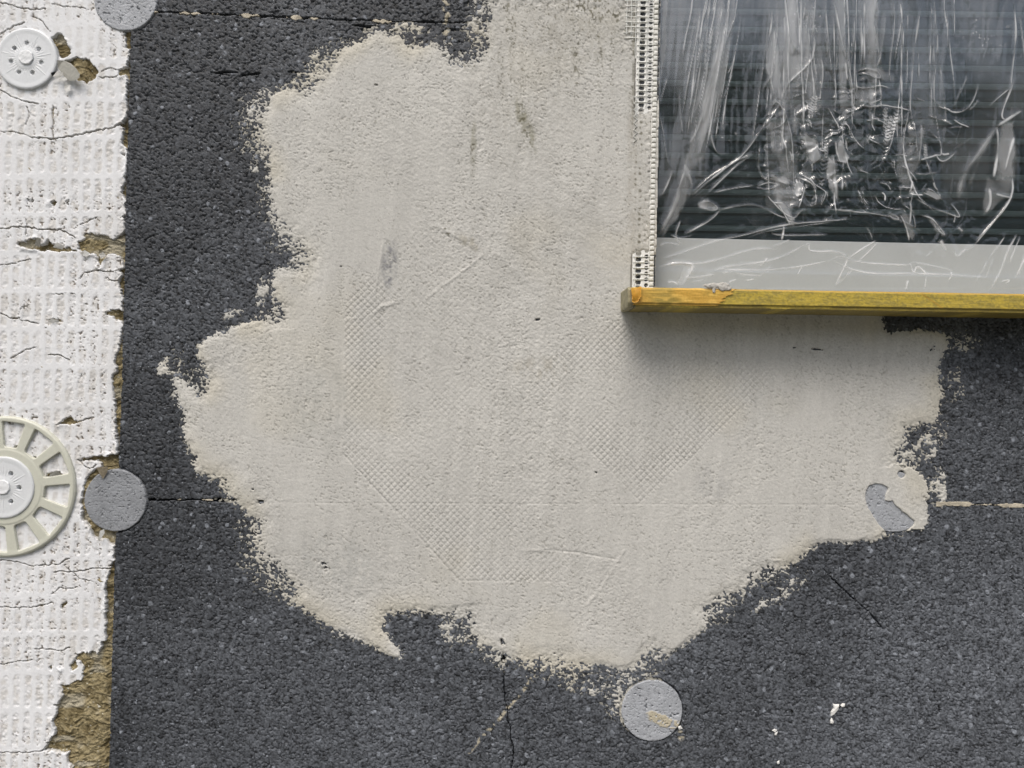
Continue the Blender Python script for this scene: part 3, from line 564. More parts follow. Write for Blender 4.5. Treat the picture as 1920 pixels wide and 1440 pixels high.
# ------------------------------------------------------------------ corner bead
bd = empty('corner_bead', Vector([float(t) for t in W(1228, 270)]), 'white perforated plastic corner strip with mesh at the left window edge', 'corner bead')
us = np.arange(1160, 1242, .6); vs = np.arange(-150, 556, .6); U, V = np.meshgrid(us, vs); du = U - bead_u(V)
pt = 10.7
ya = (V / pt) % 1 - .5; yb = (V / pt + .5) % 1 - .5
rect = lambda x, hw, y, hh, r: np.hypot(np.maximum(np.abs(x) - hw + r, 0), np.maximum(np.abs(y) - hh + r, 0)) < r
holeA = rect(du + 27, 5.0, ya * pt, 3.4, 2.6); holeB = np.hypot(du + 12, yb * pt) < 3.7; slit = rect(du + 27, 3.2, (ya - .5) * pt, .7, .7) | rect(du + 27, 3.2, (ya + .5) * pt, .7, .7)
ins = (du > -38.5) & (du < -6.5) & ~holeA & ~holeB & ~slit & (U > 1100)
Hs = np.where(ins, 1.25 + .08 * fb(U, V, 12, seed=3), -.8)
field('perforated_strip', U, V, Hs, cells(ins), M_bead, bd)
sq = np.maximum(np.abs(du + 2.6) / 3.9, np.abs(((V / 9.6) % 1 - .5) * 9.6) / 3.7) + .12 * fb(U, V, 7, seed=2)
Hn = np.where(sq < 1.05, 2.5 - .5 * sq**2, 1.2); insn = (du > -6.8) & (du < 2.2)
Cn = mix(rgb(.42, .4, .35), rgb(.78, .77, .72), sst(1.1, .95, sq)[..., None])
field('edge_nose', U, V, np.where(insn, Hn, -6), cells(insn), mat('pvc_nose', rough=.6, tint=True, vary=.06), bd, col=Cn)
def strands(name, lines, r, m, parent):
    bm = bmesh.new()
    for pts in lines:
        prev = None; n = len(pts)
        for i, (u, v, h) in enumerate(pts):
            a = np.array(pts[min(i + 1, n - 1)][:2]) - np.array(pts[max(i - 1, 0)][:2]); a = a / (np.hypot(*a) + 1e-9); nx, ny = -a[1], a[0]
            vs_ = []
            for k in range(5):
                t = 2 * math.pi * k / 5; x, y, z = W(u + nx * r * math.cos(t), v + ny * r * math.cos(t), (h * .001 + r * S * math.sin(t))); vs_.append(bm.verts.new((float(x), float(y), float(z))))
            if prev:
                for k in range(5): bm.faces.new((prev[k], prev[(k + 1) % 5], vs_[(k + 1) % 5], vs_[k]))
            prev = vs_
    bmesh.ops.recalc_face_normals(bm, faces=bm.faces[:]); return bm_obj(name, bm, m, parent, True)
L = []; L2 = []; rr = random.Random(4)
for i in range(-14, 8):
    v = i * 9.9 + 3; L.append([(1168 + rr.uniform(0, 5) + k * 9, v + rr.uniform(-.7, .7), 1.6 + (.7 if k % 2 else 0)) for k in range(7)])
for i in range(8, 50):
    v = i * 10.7
    if v < 200: L.append([(bead_u(v) - 37 + k * 9, v + rr.uniform(-.4, .4), 1.75) for k in range(5)])
    if 480 < v < 535: L2.append([(bead_u(v) - 37 + k * 9, v + rr.uniform(-.4, .4), 1.75) for k in range(5)])
for dd_, v1 in ((-57.5, 68), (-49, 72), (-40.5, 120), (-19, 205), (-33.8, 190)): L.append([(bead_u(v) + dd_ + rr.uniform(-.6, .6), v, 1.7 + (.5 if i % 2 else 0)) for i, v in enumerate(range(-150, v1, 9))])
L2.append([(bead_u(v) - 33.8 + rr.uniform(-.5, .5), v, 1.9) for v in range(478, 540, 8)]); strands('mesh_fabric', L, .85, M_thread, bd); strands('mesh_fabric', L2, .85, M_thread, bd); L = []
L.append([(1191 + (4 if i % 2 else -3) + rr.uniform(-1, 1) - i * .1, 182 + i * 6.2, 2.6) for i in range(15)])
strands('loose_thread', L, .85, M_thread, bd)

# ------------------------------------------------------------------ window: frame, glass, blind
def P3(u, v, h):
    k = (D - h) / D; x, y, z = W(u, v, h, k); return Vector((float(x), float(y), float(z)))
def qbox(bm, u0, v0, u1, v1, h0, h1, slope=0.0):
    """box whose front face, at h1, covers photo px u0..u1, v0..v1; goes back to h0 squarely"""
    c = [P3(u0, v0, h1), P3(u1, v0 + slope * (u1 - u0), h1), P3(u1, v1 + slope * (u1 - u0), h1), P3(u0, v1, h1)]
    f = [bm.verts.new(p) for p in c]; b = [bm.verts.new(p + Vector((0, h1 - h0, 0))) for p in c]
    bm.faces.new(f[::-1]); bm.faces.new(b)
    for i in range(4): bm.faces.new((f[i], f[(i + 1) % 4], b[(i + 1) % 4], b[i]))
    return f + b
win = empty('window', P3(1300, 540, -.08), 'dark window with a light grey frame, behind wrinkled clear film', 'window')
bm = bmesh.new()
qbox(bm, 1180, 444, 2450, 640, -.14, -.032, .0215); qbox(bm, 1180, 505, 2450, 640, -.032, -.028, .0215)
qbox(bm, 1150, -700, 1222, 700, -.14, -.038)
bmesh.ops.recalc_face_normals(bm, faces=bm.faces[:]); bmesh.ops.bevel(bm, geom=bm.edges[:], offset=.0008, segments=2, affect='EDGES')
bm_obj('frame', bm, M_frame, win)
bm = bmesh.new(); bm.faces.new([bm.verts.new(P3(*p, -.052)) for p in ((1190, 480), (2450, 500), (2450, -700), (1190, -700))]); bm_obj('glass_pane', bm, M_glass, win)
bl = empty('venetian_blind', P3(1600, 0, -.11), 'closed dark blind with pale slat edges behind the window glass', 'blind')
def slat_mesh():
    bm = bmesh.new(); prof = [(-15, -.0775, 0), (-10, -.0762, 0), (-4, -.0752, 0), (2, -.0746, 0), (8, -.0745, 0), (12, -.0748, 0), (12.1, -.0736, 1), (17, -.0732, 1), (22, -.0736, 1), (22.1, -.0776, 1)]
    prev = None
    for dv_, h, mi in prof:
        a = [bm.verts.new(P3(u, dv_ + u * .012 - 12, h)) for u in (1185, 2450)]
        if prev: f = bm.faces.new((prev[0], a[0], a[1], prev[1])); f.material_index = mi
        prev = a
    bmesh.ops.recalc_face_normals(bm, faces=bm.faces[:]); me = bpy.data.meshes.new('slat'); bm.to_mesh(me); bm.free()
    me.materials.append(M_slat); me.materials.append(M_lip); return me
sm = slat_mesh()
for i in range(-16, 17):
    o = bpy.data.objects.new('slat', sm); COL.objects.link(o); o.parent = bl; o.matrix_parent_inverse = Matrix.Translation(-bl.location); o.location = (0, 0, -i * 34.0 * S * (D + .072) / D)

# ------------------------------------------------------------------ sill
sill = empty('window_sill', P3(1500, 575, .0), 'window sill edge wrapped in dirty yellow masking tape', 'window sill')
kf = (D - .05) / D
su = np.array([1179, 2450]); slope = .0165
def sill_pt(u, dv_, h): # dv_: px below the sill's front top edge (front plane scale), true square extrusion
    x, y, z = W(960 + (u - 960) * kf, 720 + (538.5 + slope * (u - 1179) + dv_ - 720) * kf, h); return Vector((float(x), float(y), float(z)))
def extrude(name, prof, u0, u1, m, parent, nseg=1, cap=True):
    bm = bmesh.new(); rings = []
    for i in range(nseg + 1):
        u = u0 + (u1 - u0) * i / nseg; rings.append([bm.verts.new(sill_pt(u, a, h)) for a, h in prof])
    n = len(prof)
    for i in range(nseg):
        for k in range(n): bm.faces.new((rings[i][k], rings[i][(k + 1) % n], rings[i + 1][(k + 1) % n], rings[i + 1][k]))
    if cap: bm.faces.new(rings[0]); bm.faces.new(rings[-1][::-1])
    bmesh.ops.recalc_face_normals(bm, faces=bm.faces[:]); return bm_obj(name, bm, m, parent)
extrude('sill_profile', [(1, .048), (4, .050), (30, .050), (31, .0485), (36, .0485), (37, .046), (37, -.08), (-4, -.08)], 1190, 2450, M_sill, sill)
bm_ = extrude('end_cap', [(-1.5, .045), (3, .0515), (30, .0515), (36, .047), (38, .040), (38, -.05), (-5, -.05)], 1177, 1190, mat('grimy_end_cap', (.30, .27, .17), rough=.6, vary=.35, bump=.6, bscale=500, vscale=250), sill)
bv = bm_.modifiers.new('b', 'BEVEL'); bv.width = .0018; bv.segments = 3
def tape(name, u0, u1, prof, seed, colf, parent, lab=None, wr=.0002, jag=None):
    """tape band following a (dv, h) profile along the sill"""
    p = np.array(prof); L = np.r_[0, np.cumsum(np.hypot(np.diff(p[:, 0]), np.diff(p[:, 1]) / S))]; t = np.arange(0, L[-1] + .01, 1.0)
    a = np.interp(t, L, p[:, 0]); h = np.interp(t, L, p[:, 1]); uu = np.arange(u0, u1, 2.0)
    A, UU = np.meshgrid(a, uu, indexing='ij'); Hh = np.repeat(h[:, None], len(uu), 1)
    n = fb(UU, A, 40, 9, seed=seed) * .6 + fb(UU, A * 3, 14, 5, seed=seed + 1) * .5
    Hh = Hh + wr * n; A2 = A + .25 * fb(UU, A, 16, seed=seed + 2)
    x, y, z = W(960 + (UU - 960) * kf, 720 + (538.5 + slope * (UU - 1179) + A2 - 720) * kf, Hh)
    co = np.stack([x, y, z], -1).reshape(-1, 3); ny, nx = A.shape; me = bpy.data.meshes.new(name)
    i, j = np.meshgrid(np.arange(ny - 1), np.arange(nx - 1), indexing='ij'); b = (i * nx + j).ravel()
    if jag is not None: b = b[(UU < jag(A)).ravel()[b]]
    q = np.stack([b, b + nx, b + nx + 1, b + 1], 1).astype(np.int32)
    me.vertices.add(len(co)); me.vertices.foreach_set('co', co.astype(np.float32).ravel()); me.loops.add(q.size); me.loops.foreach_set('vertex_index', q.ravel())
    me.polygons.add(len(q)); me.polygons.foreach_set('loop_start', np.arange(0, q.size, 4, dtype=np.int32)); me.polygons.foreach_set('use_smooth', np.ones(len(q), bool)); me.update(calc_edges=True)
    at = me.attributes.new('tint', 'FLOAT_COLOR', 'POINT'); c = np.ones((len(co), 4), np.float32); c[:, :3] = colf(UU, A).reshape(-1, 3); at.data.foreach_set('color', c.ravel())
    o = link(name, me, M_tape, parent)
    if lab: o['label'] = lab
    return o
YEL, OLV = rgb(.52, .32, .055), rgb(.36, .27, .055)
def col_old(U, A):
    m = sst(.3, .75, vn(U, A, 12, 6, seed=3) * .4 + vn(U, A, 2.6, 2.2, seed=4) * .6)
    c = mix(rgb(.52, .39, .065), rgb(.33, .26, .065), m[..., None]); c = mix(c, YEL * .9, (sst(4.5, 2.5, A + 1.2 * fb(U, A, 20, seed=5)) * .85)[..., None])
    c = mix(c, rgb(.16, .12, .035), (sst(28, 30.5, A) * .6 * (vn(U, A, 40, 6, seed=8) > .25))[..., None])  # underside shade painted into the tape's lower lip
    dd = np.abs((U - 1725) * .6 - (A - 2) * .9); c = mix(c, YEL * .85, (sst(2, .5, dd) * (A < 30))[..., None]); return c
def col_new(U, A):
    m = sst(.35, .8, vn(U, A, 40, 14, seed=6)); c = mix(rgb(.62, .37, .07), rgb(.36, .26, .06), m[..., None]); return mix(c, rgb(.8, .52, .12), (sst(.6, .8, vn(U, A, 18, 5, seed=9)) * .6)[..., None])
FP = [(-1, .030), (.2, .0485), (3.6, .0508), (29.6, .0508), (30.8, .0494), (36.2, .0494), (37.8, .046), (37.8, .004)]
tape('masking_tape', 1192, 2450, FP, 2, col_old, sill, 'olive stained tape along the sill front')
tape('masking_tape', 1186, 1384, [(-1.6, .032), (-.3, .0492), (3.2, .0516), (28.5, .0516), (30.2, .0503), (34, .0500)], 5, col_new, sill, 'brighter orange yellow tape piece at the left end', jag=lambda A: 1376 - 1.0 * A + 7 * fb(A * 6, A * 0, 14, seed=3))
bm = bmesh.new(); gr = []
for i, s_ in enumerate(np.linspace(0, 1, 9)):
    gr.append([bm.verts.new(sill_pt(1181 + 21 * s_ * (1 - .25 * t_) + 3 * t_, 1 + 27 * t_ + 2 * math.sin(5 * s_), .053 + .004 * math.sin(3.1 * t_) * (1 - s_) + .0035 * s_ * t_)) for t_ in np.linspace(0, 1, 9)])
for i in range(8):
    for j in range(8):
        if i + j < 13: bm.faces.new((gr[i][j], gr[i + 1][j], gr[i + 1][j + 1], gr[i][j + 1]))
bmesh.ops.solidify(bm, geom=bm.faces[:], thickness=.0002)
bm_obj('loose_tape_end', bm, mat('bright_tape', (.78, .46, .075), rough=.45, vary=.1), sill, True)
# plaster splat on the tape
a = np.arange(1318, 1384, .7); b = np.arange(522, 556, .7); U, V = np.meshgrid(a, b)
q = np.minimum(ell(U, V, 1350, 535.5, 25, 5), np.minimum(ell(U, V, 1358, 539, 15, 6), ell(U, V, 1339, 541, 3, 7))) + .4 * fb(U, V, 8, seed=3, n=3)
H = np.where(q < 1, 1.0 * np.sqrt(np.clip(1 - q, 0, 1)) + .3 * fb(U, V, 4, seed=5), -1.2)
Cs = np.ones(U.shape + (3,), np.float32) * rgb(.52, .5, .46) * (1 + .1 * fb(U, V, 6, seed=2))[..., None]
tag(field('plaster_splat', U, V, H, cells(q < 1), M_plaster, col=Cs, h0=.0522, k=(D - .0522) / D), 'small grey plaster splat on the top edge of the yellow taped sill', 'plaster splat')

# ------------------------------------------------------------------ clear film over the window
us = axis(1226, 2400, 1226, 1932, 1.25, 6); vs = axis(-400, 556, -10, 556, 1.25, 6); U, V = np.meshgrid(us, vs)
H = 4 * fb(U, V, 260, 320, seed=3, n=2); cz = np.zeros(U.shape, np.float32)
# long vertical drape folds
H = H + .8 * fb(U, V, 26, 260, seed=5, n=3, rot=.01) * sst(470, 250, V) + .5 * fb(U, V, 10, 120, seed=6, n=2, rot=3) * sst(430, 200, V)
def ln(u, v, su, sv, seed, rot):
    c, s_ = math.cos(R(rot)), math.sin(R(rot)); x = (u * c + v * s_) / su + 1000 + 31 * seed; y = (-u * s_ + v * c) / sv + 1000 + 77 * seed
    xi = np.floor(x).astype(np.int64); yi = np.floor(y).astype(np.int64); fx = x - xi; fy = y - yi; T = TAB[seed % 16]
    a, b = xi & 255, (xi + 1) & 255; e_, f_ = yi & 255, (yi + 1) & 255; up = fx + fy > 1
    z00, z10, z01, z11 = T[a, e_], T[b, e_], T[a, f_], T[b, f_]
    return np.where(up, z11 + (1 - fx) * (z01 - z11) + (1 - fy) * (z10 - z11), z00 + fx * (z10 - z00) + fy * (z01 - z00)) - .5
# crumpled middle panel
cm = sst(1.15, .6, ell(U, V, 1590, 290, 190, 150)); cm = np.maximum(cm, .6 * sst(1.2, .5, ell(U, V, 1700, 400, 170, 70, 20)))
H = H + 2.2 * ln(U + 12 * fb(U, V, 120, seed=2), V, 17, 210, 4, 4) * sst(450, 220, V) * (.4 + .6 * sst(.4, .65, vn(U, V, 110, seed=9)))
w1 = U + 16 * fb(U, V, 40, seed=1); w2 = V + 20 * fb(U, V, 40, seed=2)
f1, f2, iv = voro(w1, w2 * .55, 26, 2); g1, g2, ig = voro(w1, w2 * .7, 12, 6)
crum = 5.5 * ln(w1, w2, 26, 60, 2, 12) + 4.0 * ln(w1, w2, 20, 44, 5, -24) + 2.4 * ln(w1, w2, 11, 24, 7, 40) + 1.0 * ln(w1, w2, 6, 12, 9, -60)
H = H + (.62 * cm + .10 * sst(20, 60, U - 1230)) * crum
# traced creases  (points, half width px, height mm, whiteness: stress whitening plus painted sky highlights)
K = [([(1316, 0), (1305, 100), (1296, 200), (1290, 255)], 1.6, 1.5, .5), ([(1322, 40), (1312, 140), (1302, 200), (1292, 258)], 1.4, 1.2, .42), ([(1332, 0), (1325, 60), (1320, 140)], 1.6, 1.3, .4), ([(1340, 0), (1330, 90), (1322, 150)], 1.5, 1.2, .38),
     ([(1355, 45), (1340, 125), (1325, 180), (1316, 225), (1300, 265), (1284, 272)], 2.6, 2.2, .42), ([(1362, 52), (1348, 125), (1338, 180), (1332, 230), (1338, 270), (1350, 290), (1372, 286)], 2.2, 2.0, .36), ([(1385, 20), (1362, 70), (1352, 110)], 1.4, 1.2, .4), ([(1380, 107), (1365, 138)], 1.2, 1, .5), ([(1374, 135), (1366, 165), (1356, 185)], 1.3, 1, .45),
     ([(1350, 165), (1344, 210), (1340, 240)], 1.3, 1, .4), ([(1275, 170), (1278, 215), (1282, 255)], 1.3, 1, .3), ([(1252, 145), (1242, 180), (1236, 200)], 1.4, 1, .4), ([(1237, 210), (1246, 250), (1252, 300), (1263, 318)], 1.6, 1.4, .3), ([(1263, 318), (1250, 350), (1238, 372)], 1.8, 1.5, .7), ([(1286, 315), (1276, 345), (1266, 385), (1250, 415), (1238, 440)], 5.5, 2.6, .5), ([(1290, 320), (1300, 350), (1290, 372)], 3, 1.5, .3), ([(1300, 364), (1340, 330), (1380, 300), (1413, 288)], 1.6, 1.6, .8), ([(1330, 360), (1365, 325), (1400, 295), (1412, 290)], 1.6, 1.5, .75), ([(1288, 372), (1330, 330), (1370, 308), (1395, 290), (1430, 240), (1462, 200)], 1.3, 1.2, .5),
     ([(1340, 360), (1375, 352), (1415, 347)], 1.5, 1.2, .5), ([(1425, 270), (1422, 310), (1432, 335), (1450, 338)], 1.8, 1.6, .4), ([(1420, 350), (1440, 340), (1465, 345), (1440, 356), (1420, 350)], 1.3, 1, .5), ([(1310, 382), (1330, 375), (1350, 390), (1335, 395), (1310, 388)], 2, 1.3, .3), ([(1352, 392), (1335, 412), (1310, 425), (1283, 440)], 1.8, 1.5, .65), ([(1352, 392), (1380, 386), (1410, 382), (1432, 388), (1455, 402), (1485, 412)], 1.4, 1.4, .45), ([(1277, 412), (1266, 440), (1272, 452), (1278, 459)], 1.4, 1.2, .5), ([(1300, 440), (1275, 448), (1258, 440)], 1.2, .8, .4),
     ([(1446, 0), (1448, 40), (1440, 80), (1438, 110), (1450, 170), (1455, 190)], 1.5, 1.6, .42), ([(1452, 50), (1455, 110), (1450, 140), (1434, 160), (1430, 174)], 1.4, 1.3, .45), ([(1470, 0), (1480, 40), (1478, 60), (1490, 90), (1505, 100)], 2, 1.5, .36), ([(1478, 50), (1484, 110), (1487, 150)], 4, 1.6, .22), ([(1530, 100), (1515, 122), (1488, 145), (1478, 158)], 1.6, 1.5, .75), ([(1510, 135), (1490, 146), (1475, 160), (1462, 200), (1440, 225)], 1.2, 1.2, .4), ([(1440, 190), (1438, 225), (1455, 180), (1480, 228), (1440, 246)], 1.3, 1.3, .4), ([(1455, 185), (1480, 225), (1490, 300), (1492, 350)], 1.6, 1.4, .5), ([(1463, 240), (1475, 280), (1483, 330)], 1.5, 1.3, .5), ([(1438, 222), (1440, 310), (1444, 370)], 1.4, 1.1, .36),
     ([(1521, 20), (1522, 45), (1524, 60)], 1.2, .8, .4), ([(1530, 70), (1526, 105), (1515, 125)], 2, 1.3, .45), ([(1540, 100), (1545, 135), (1538, 175), (1534, 200)], 1.7, 1.3, .5), ([(1548, 10), (1553, 60), (1560, 130), (1571, 165)], 1.5, 1.3, .45), ([(1563, 0), (1570, 30), (1578, 70), (1588, 110)], 1.5, 1.3, .55), ([(1590, 70), (1592, 130), (1600, 160), (1596, 200)], 1.7, 1.5, .5), ([(1586, 115), (1590, 150)], 3.0, 1.3, .55), ([(1622, 0), (1621, 60), (1622, 127)], 1.8, 1.4, .6), ([(1617, 30), (1619, 90), (1622, 125)], 1.2, 1, .5), ([(1640, 0), (1645, 70), (1650, 130)], 1.3, 1, .35), ([(1662, 20), (1657, 70), (1650, 115), (1640, 128)], 1.8, 1.4, .4), ([(1676, 0), (1680, 50), (1668, 130), (1674, 165)], 1.4, 1.2, .45), ([(1694, 0), (1690, 50), (1680, 110)], 1.3, 1, .4), ([(1730, 0), (1720, 60), (1712, 140), (1708, 200), (1715, 230), (1722, 300)], 1.7, 1.6, .5), ([(1755, 0), (1756, 100), (1755, 200), (1765, 250), (1770, 320)], 1.1, 1, .4),
     ([(1605, 135), (1622, 127), (1650, 135), (1652, 150), (1620, 135), (1605, 140)], 1.6, 1.2, .45), ([(1600, 160), (1620, 166), (1648, 160), (1672, 165)], 1.5, 1.2, .5), ([(1608, 198), (1640, 200), (1660, 196), (1690, 200), (1710, 206)], 1.5, 1.2, .5), ([(1648, 135), (1650, 165), (1652, 205)], 2, 1.3, .4), ([(1551, 200), (1565, 220), (1576, 245)], 1.6, 1.4, .5), ([(1600, 205), (1592, 220), (1580, 225), (1580, 265), (1582, 300)], 2, 1.7, .55), ([(1578, 225), (1590, 235), (1612, 275), (1625, 280)], 1.3, 1, .4), ([(1585, 280), (1590, 310), (1600, 330)], 2, 1.6, .5), ([(1543, 205), (1543, 240), (1542, 285)], 1.7, 1.3, .45), ([(1563, 290), (1566, 330), (1570, 380)], 3.2, 1.8, .45), ([(1582, 300), (1580, 330), (1578, 358)], 1.8, 1.3, .6), ([(1506, 250), (1520, 290), (1528, 310)], 7, 1.5, .22),
     ([(1690, 200), (1680, 240), (1670, 275), (1655, 310)], 1.5, 1.4, .4), ([(1707, 205), (1694, 270), (1702, 320), (1720, 365), (1735, 380), (1760, 400)], 1.6, 1.5, .5), ([(1730, 230), (1728, 270), (1722, 310)], 4.0, 1.4, .3), ([(1745, 245), (1765, 260), (1770, 290), (1755, 290), (1772, 305), (1800, 280)], 1.5, 1.2, .4), ([(1738, 300), (1755, 350), (1770, 375)], 2.2, 1.6, .4), ([(1818, 140), (1800, 180), (1790, 205)], 1.0, .8, .3), ([(1838, 155), (1830, 185), (1815, 205), (1795, 210), (1770, 200), (1740, 170)], 1.2, 1.1, .5), ([(1820, 205), (1832, 195), (1838, 185)], 2, 1, .4), ([(1905, 145), (1897, 170), (1885, 200), (1880, 220), (1893, 224)], 2.4, 2, .6), ([(1895, 165), (1870, 185), (1858, 200)], 1.5, 1, .45), ([(1920, 205), (1890, 224), (1873, 235)], 3.0, 2, .8), ([(1872, 236), (1876, 275), (1868, 330)], 2.6, 2.2, .95), ([(1905, 255), (1895, 290), (1888, 320)], 2.4, 1.8, .85), ([(1903, 0), (1905, 60), (1902, 110), (1897, 170)], 1.7, 1.4, .45), ([(1912, 30), (1918, 80), (1926, 120)], 2.2, 1.6, .5), ([(1870, 240), (1845, 280), (1820, 310), (1805, 345), (1803, 370)], 5.0, 2.2, .4), ([(1850, 260), (1832, 320), (1822, 345)], 5, 1.5, .2),
     ([(1902, 330), (1902, 365), (1880, 400), (1858, 425), (1832, 450)], 1.8, 1.7, .7), ([(1900, 372), (1870, 410), (1845, 440), (1826, 462)], 1.3, 1.2, .45), ([(1870, 362), (1890, 368), (1902, 370)], 2, 1.3, .5), ([(1830, 455), (1822, 465), (1810, 468), (1796, 483), (1790, 470)], 1.5, 1.2, .6), ([(1860, 350), (1862, 380), (1852, 398)], 4.5, 1.6, .55),
     ([(1236, 487), (1280, 474), (1340, 452), (1400, 440), (1440, 428), (1480, 420), (1540, 415), (1598, 410)], 1.4, 1.3, .5), ([(1400, 446), (1440, 432), (1500, 424), (1560, 416)], 1.2, .9, .36), ([(1235, 500), (1270, 493), (1300, 496), (1340, 490), (1400, 470), (1430, 465), (1460, 468)], 1.4, 1.3, .5), ([(1340, 507), (1360, 500), (1410, 495), (1460, 485), (1490, 470), (1505, 460)], 1.5, 1.2, .55), ([(1250, 495), (1280, 492), (1302, 497), (1292, 515), (1280, 535)], 3.0, 1.7, .55), ([(1340, 505), (1400, 507), (1450, 506), (1500, 500), (1550, 490), (1562, 485)], 1.3, 1.1, .5), ([(1252, 530), (1262, 527), (1272, 534)], 1.6, 1, .55), ([(1236, 462), (1250, 454), (1275, 459)], 1.2, .8, .45), ([(1450, 462), (1470, 455), (1482, 448)], 1.2, .8, .5), ([(1505, 460), (1520, 456), (1515, 470), (1540, 472), (1565, 470), (1590, 478)], 1.9, 1.3, .6), ([(1563, 485), (1580, 478), (1605, 490), (1640, 493), (1700, 497), (1712, 494)], 1.4, 1.2, .55), ([(1568, 490), (1600, 505), (1640, 513), (1700, 512), (1760, 514), (1850, 520)], 1.5, 1.2, .55), ([(1595, 482), (1620, 465), (1645, 450)], 1.5, 1, .55), ([(1612, 490), (1635, 468), (1650, 452)], 1.3, 1, .5), ([(1500, 502), (1505, 500), (1495, 516)], 1.6, 1, .6), ([(1708, 488), (1715, 515), (1722, 495), (1740, 515)], 1.5, 1, .5), ([(1784, 508), (1785, 518), (1778, 526)], 1.5, 1, .5), ([(1700, 542), (1705, 525)], 1.5, 1, .5), ([(1735, 540), (1738, 520)], 1.5, 1, .45), ([(1712, 490), (1750, 498), (1790, 508)], 1.2, .9, .45), ([(1740, 480), (1748, 472)], 1.2, .8, .5), ([(1908, 440), (1890, 470), (1876, 510), (1855, 545)], 1.5, 1.5, .6), ([(1915, 442), (1900, 475), (1893, 492)], 1.5, 1.2, .6), ([(1926, 475), (1912, 505), (1905, 520)], 3, 1.5, .7), ([(1876, 528), (1895, 524), (1885, 532)], 1.3, .8, .5), ([(1365, 530), (1380, 524)], 1.3, .8, .6), ([(1380, 512), (1400, 516), (1430, 517)], 1.2, .7, .36), ([(1550, 440), (1450, 442), (1447, 430)], 1.2, .9, .36), ([(1556, 392), (1600, 396), (1660, 402), (1690, 412), (1730, 432)], 1.6, 1.3, .42), ([(1667, 398), (1690, 408), (1680, 412), (1667, 400)], 1.8, 1, .5), ([(1730, 402), (1750, 408), (1760, 420), (1776, 443), (1760, 430), (1748, 412)], 2.0, 1.3, .55), ([(1480, 412), (1490, 410)], 3, 1.5, .7), ([(1445, 372), (1465, 395), (1490, 412), (1500, 396), (1515, 392)], 1.4, 1.3, .55), ([(1440, 365), (1450, 380), (1470, 380)], 1.3, 1, .45), ([(1500, 330), (1525, 345), (1532, 370), (1528, 385)], 1.5, 1.3, .5), ([(1545, 360), (1538, 390), (1550, 360), (1548, 355)], 1.5, 1.2, .5), ([(1640, 365), (1655, 385), (1680, 392), (1700, 390)], 1.4, 1, .42), ([(1720, 372), (1750, 390), (1780, 398), (1805, 408), (1800, 395), (1785, 378)], 1.5, 1.2, .5), ([(1690, 345), (1690, 380), (1720, 400)], 1.3, 1, .36), ([(1800, 425), (1808, 433)], 3, 1.2, .5), ([(1765, 450), (1775, 470)], 3, 1.2, .5)]
def chaikin(p):
    p = np.array(p, float)
    for _ in range(2):
        q = np.empty((2 * len(p), 2)); q[0] = p[0]; q[-1] = p[-1]; q[1:-1:2] = .75 * p[:-1] + .25 * p[1:]; q[2:-1:2] = .25 * p[:-1] + .75 * p[1:]; p = q
    return p
rc = random.Random(21)
for i in range(60):
    u0 = rc.uniform(1295, 1400) if i % 4 == 0 else rc.uniform(1440, 1790); v0 = rc.uniform(-60, 60); ln_ = rc.uniform(60, 260); dx = (-.16 if u0 < 1400 else rc.uniform(-.14, .10)) * ln_
    K.append(([(u0, v0), (u0 + dx * .3 + rc.uniform(-2, 2), v0 + ln_ * .35), (u0 + dx * .7 + rc.uniform(-3, 3), v0 + ln_ * .7), (u0 + dx, v0 + ln_)], rc.uniform(.7, 1.4), rc.uniform(.6, 1.4), rc.uniform(.25, .75)))
for i in range(46):
    u0 = rc.uniform(1440, 1800); v0 = rc.uniform(180, 430) ; a_ = rc.uniform(-.5, 1.9); ln_ = rc.uniform(14, 46); c_ = rc.uniform(-10, 10)
    K.append(([(u0, v0), (u0 + ln_ * .5 * math.cos(a_) + c_ * .5, v0 + ln_ * .5 * math.sin(a_) - c_ * .4), (u0 + ln_ * math.cos(a_), v0 + ln_ * math.sin(a_))], rc.uniform(.9, 2.2), rc.uniform(.5, 1.3), rc.uniform(.3, .8)))
for i in range(11):
    u0 = rc.uniform(1250, 1900); v0 = rc.uniform(465, 540); a_ = rc.choice([rc.uniform(-.25, .2), rc.uniform(-1.2, -.7)]); ln_ = rc.uniform(14, 60)
    K.append(([(u0, v0), (u0 + ln_ * .5 * math.cos(a_), v0 + ln_ * .5 * math.sin(a_) + rc.uniform(-3, 3)), (u0 + ln_ * math.cos(a_), v0 + ln_ * math.sin(a_))], rc.uniform(.8, 1.8), rc.uniform(.4, 1), rc.uniform(.25, .6)))
BANDS = []
for i in range(12):
    u0 = rc.uniform(1262, 1400) if i % 3 == 0 else rc.uniform(1430, 1800); v0 = rc.uniform(-80, 70); ln_ = rc.uniform(130, 330); dx = (-.15 if u0 < 1400 else rc.uniform(-.12, .1)) * ln_; w_ = rc.uniform(7, 17)
    p = [(u0, v0), (u0 + dx * .35 + rc.uniform(-4, 4), v0 + ln_ * .35), (u0 + dx * .7 + rc.uniform(-4, 4), v0 + ln_ * .7), (u0 + dx, v0 + ln_)]
    BANDS.append((p, w_, rc.uniform(.06, .17))); K.append(([(a + w_ * .9, b) for a, b in p], rc.uniform(1.0, 1.8), 1.2, rc.uniform(.35, .8)))
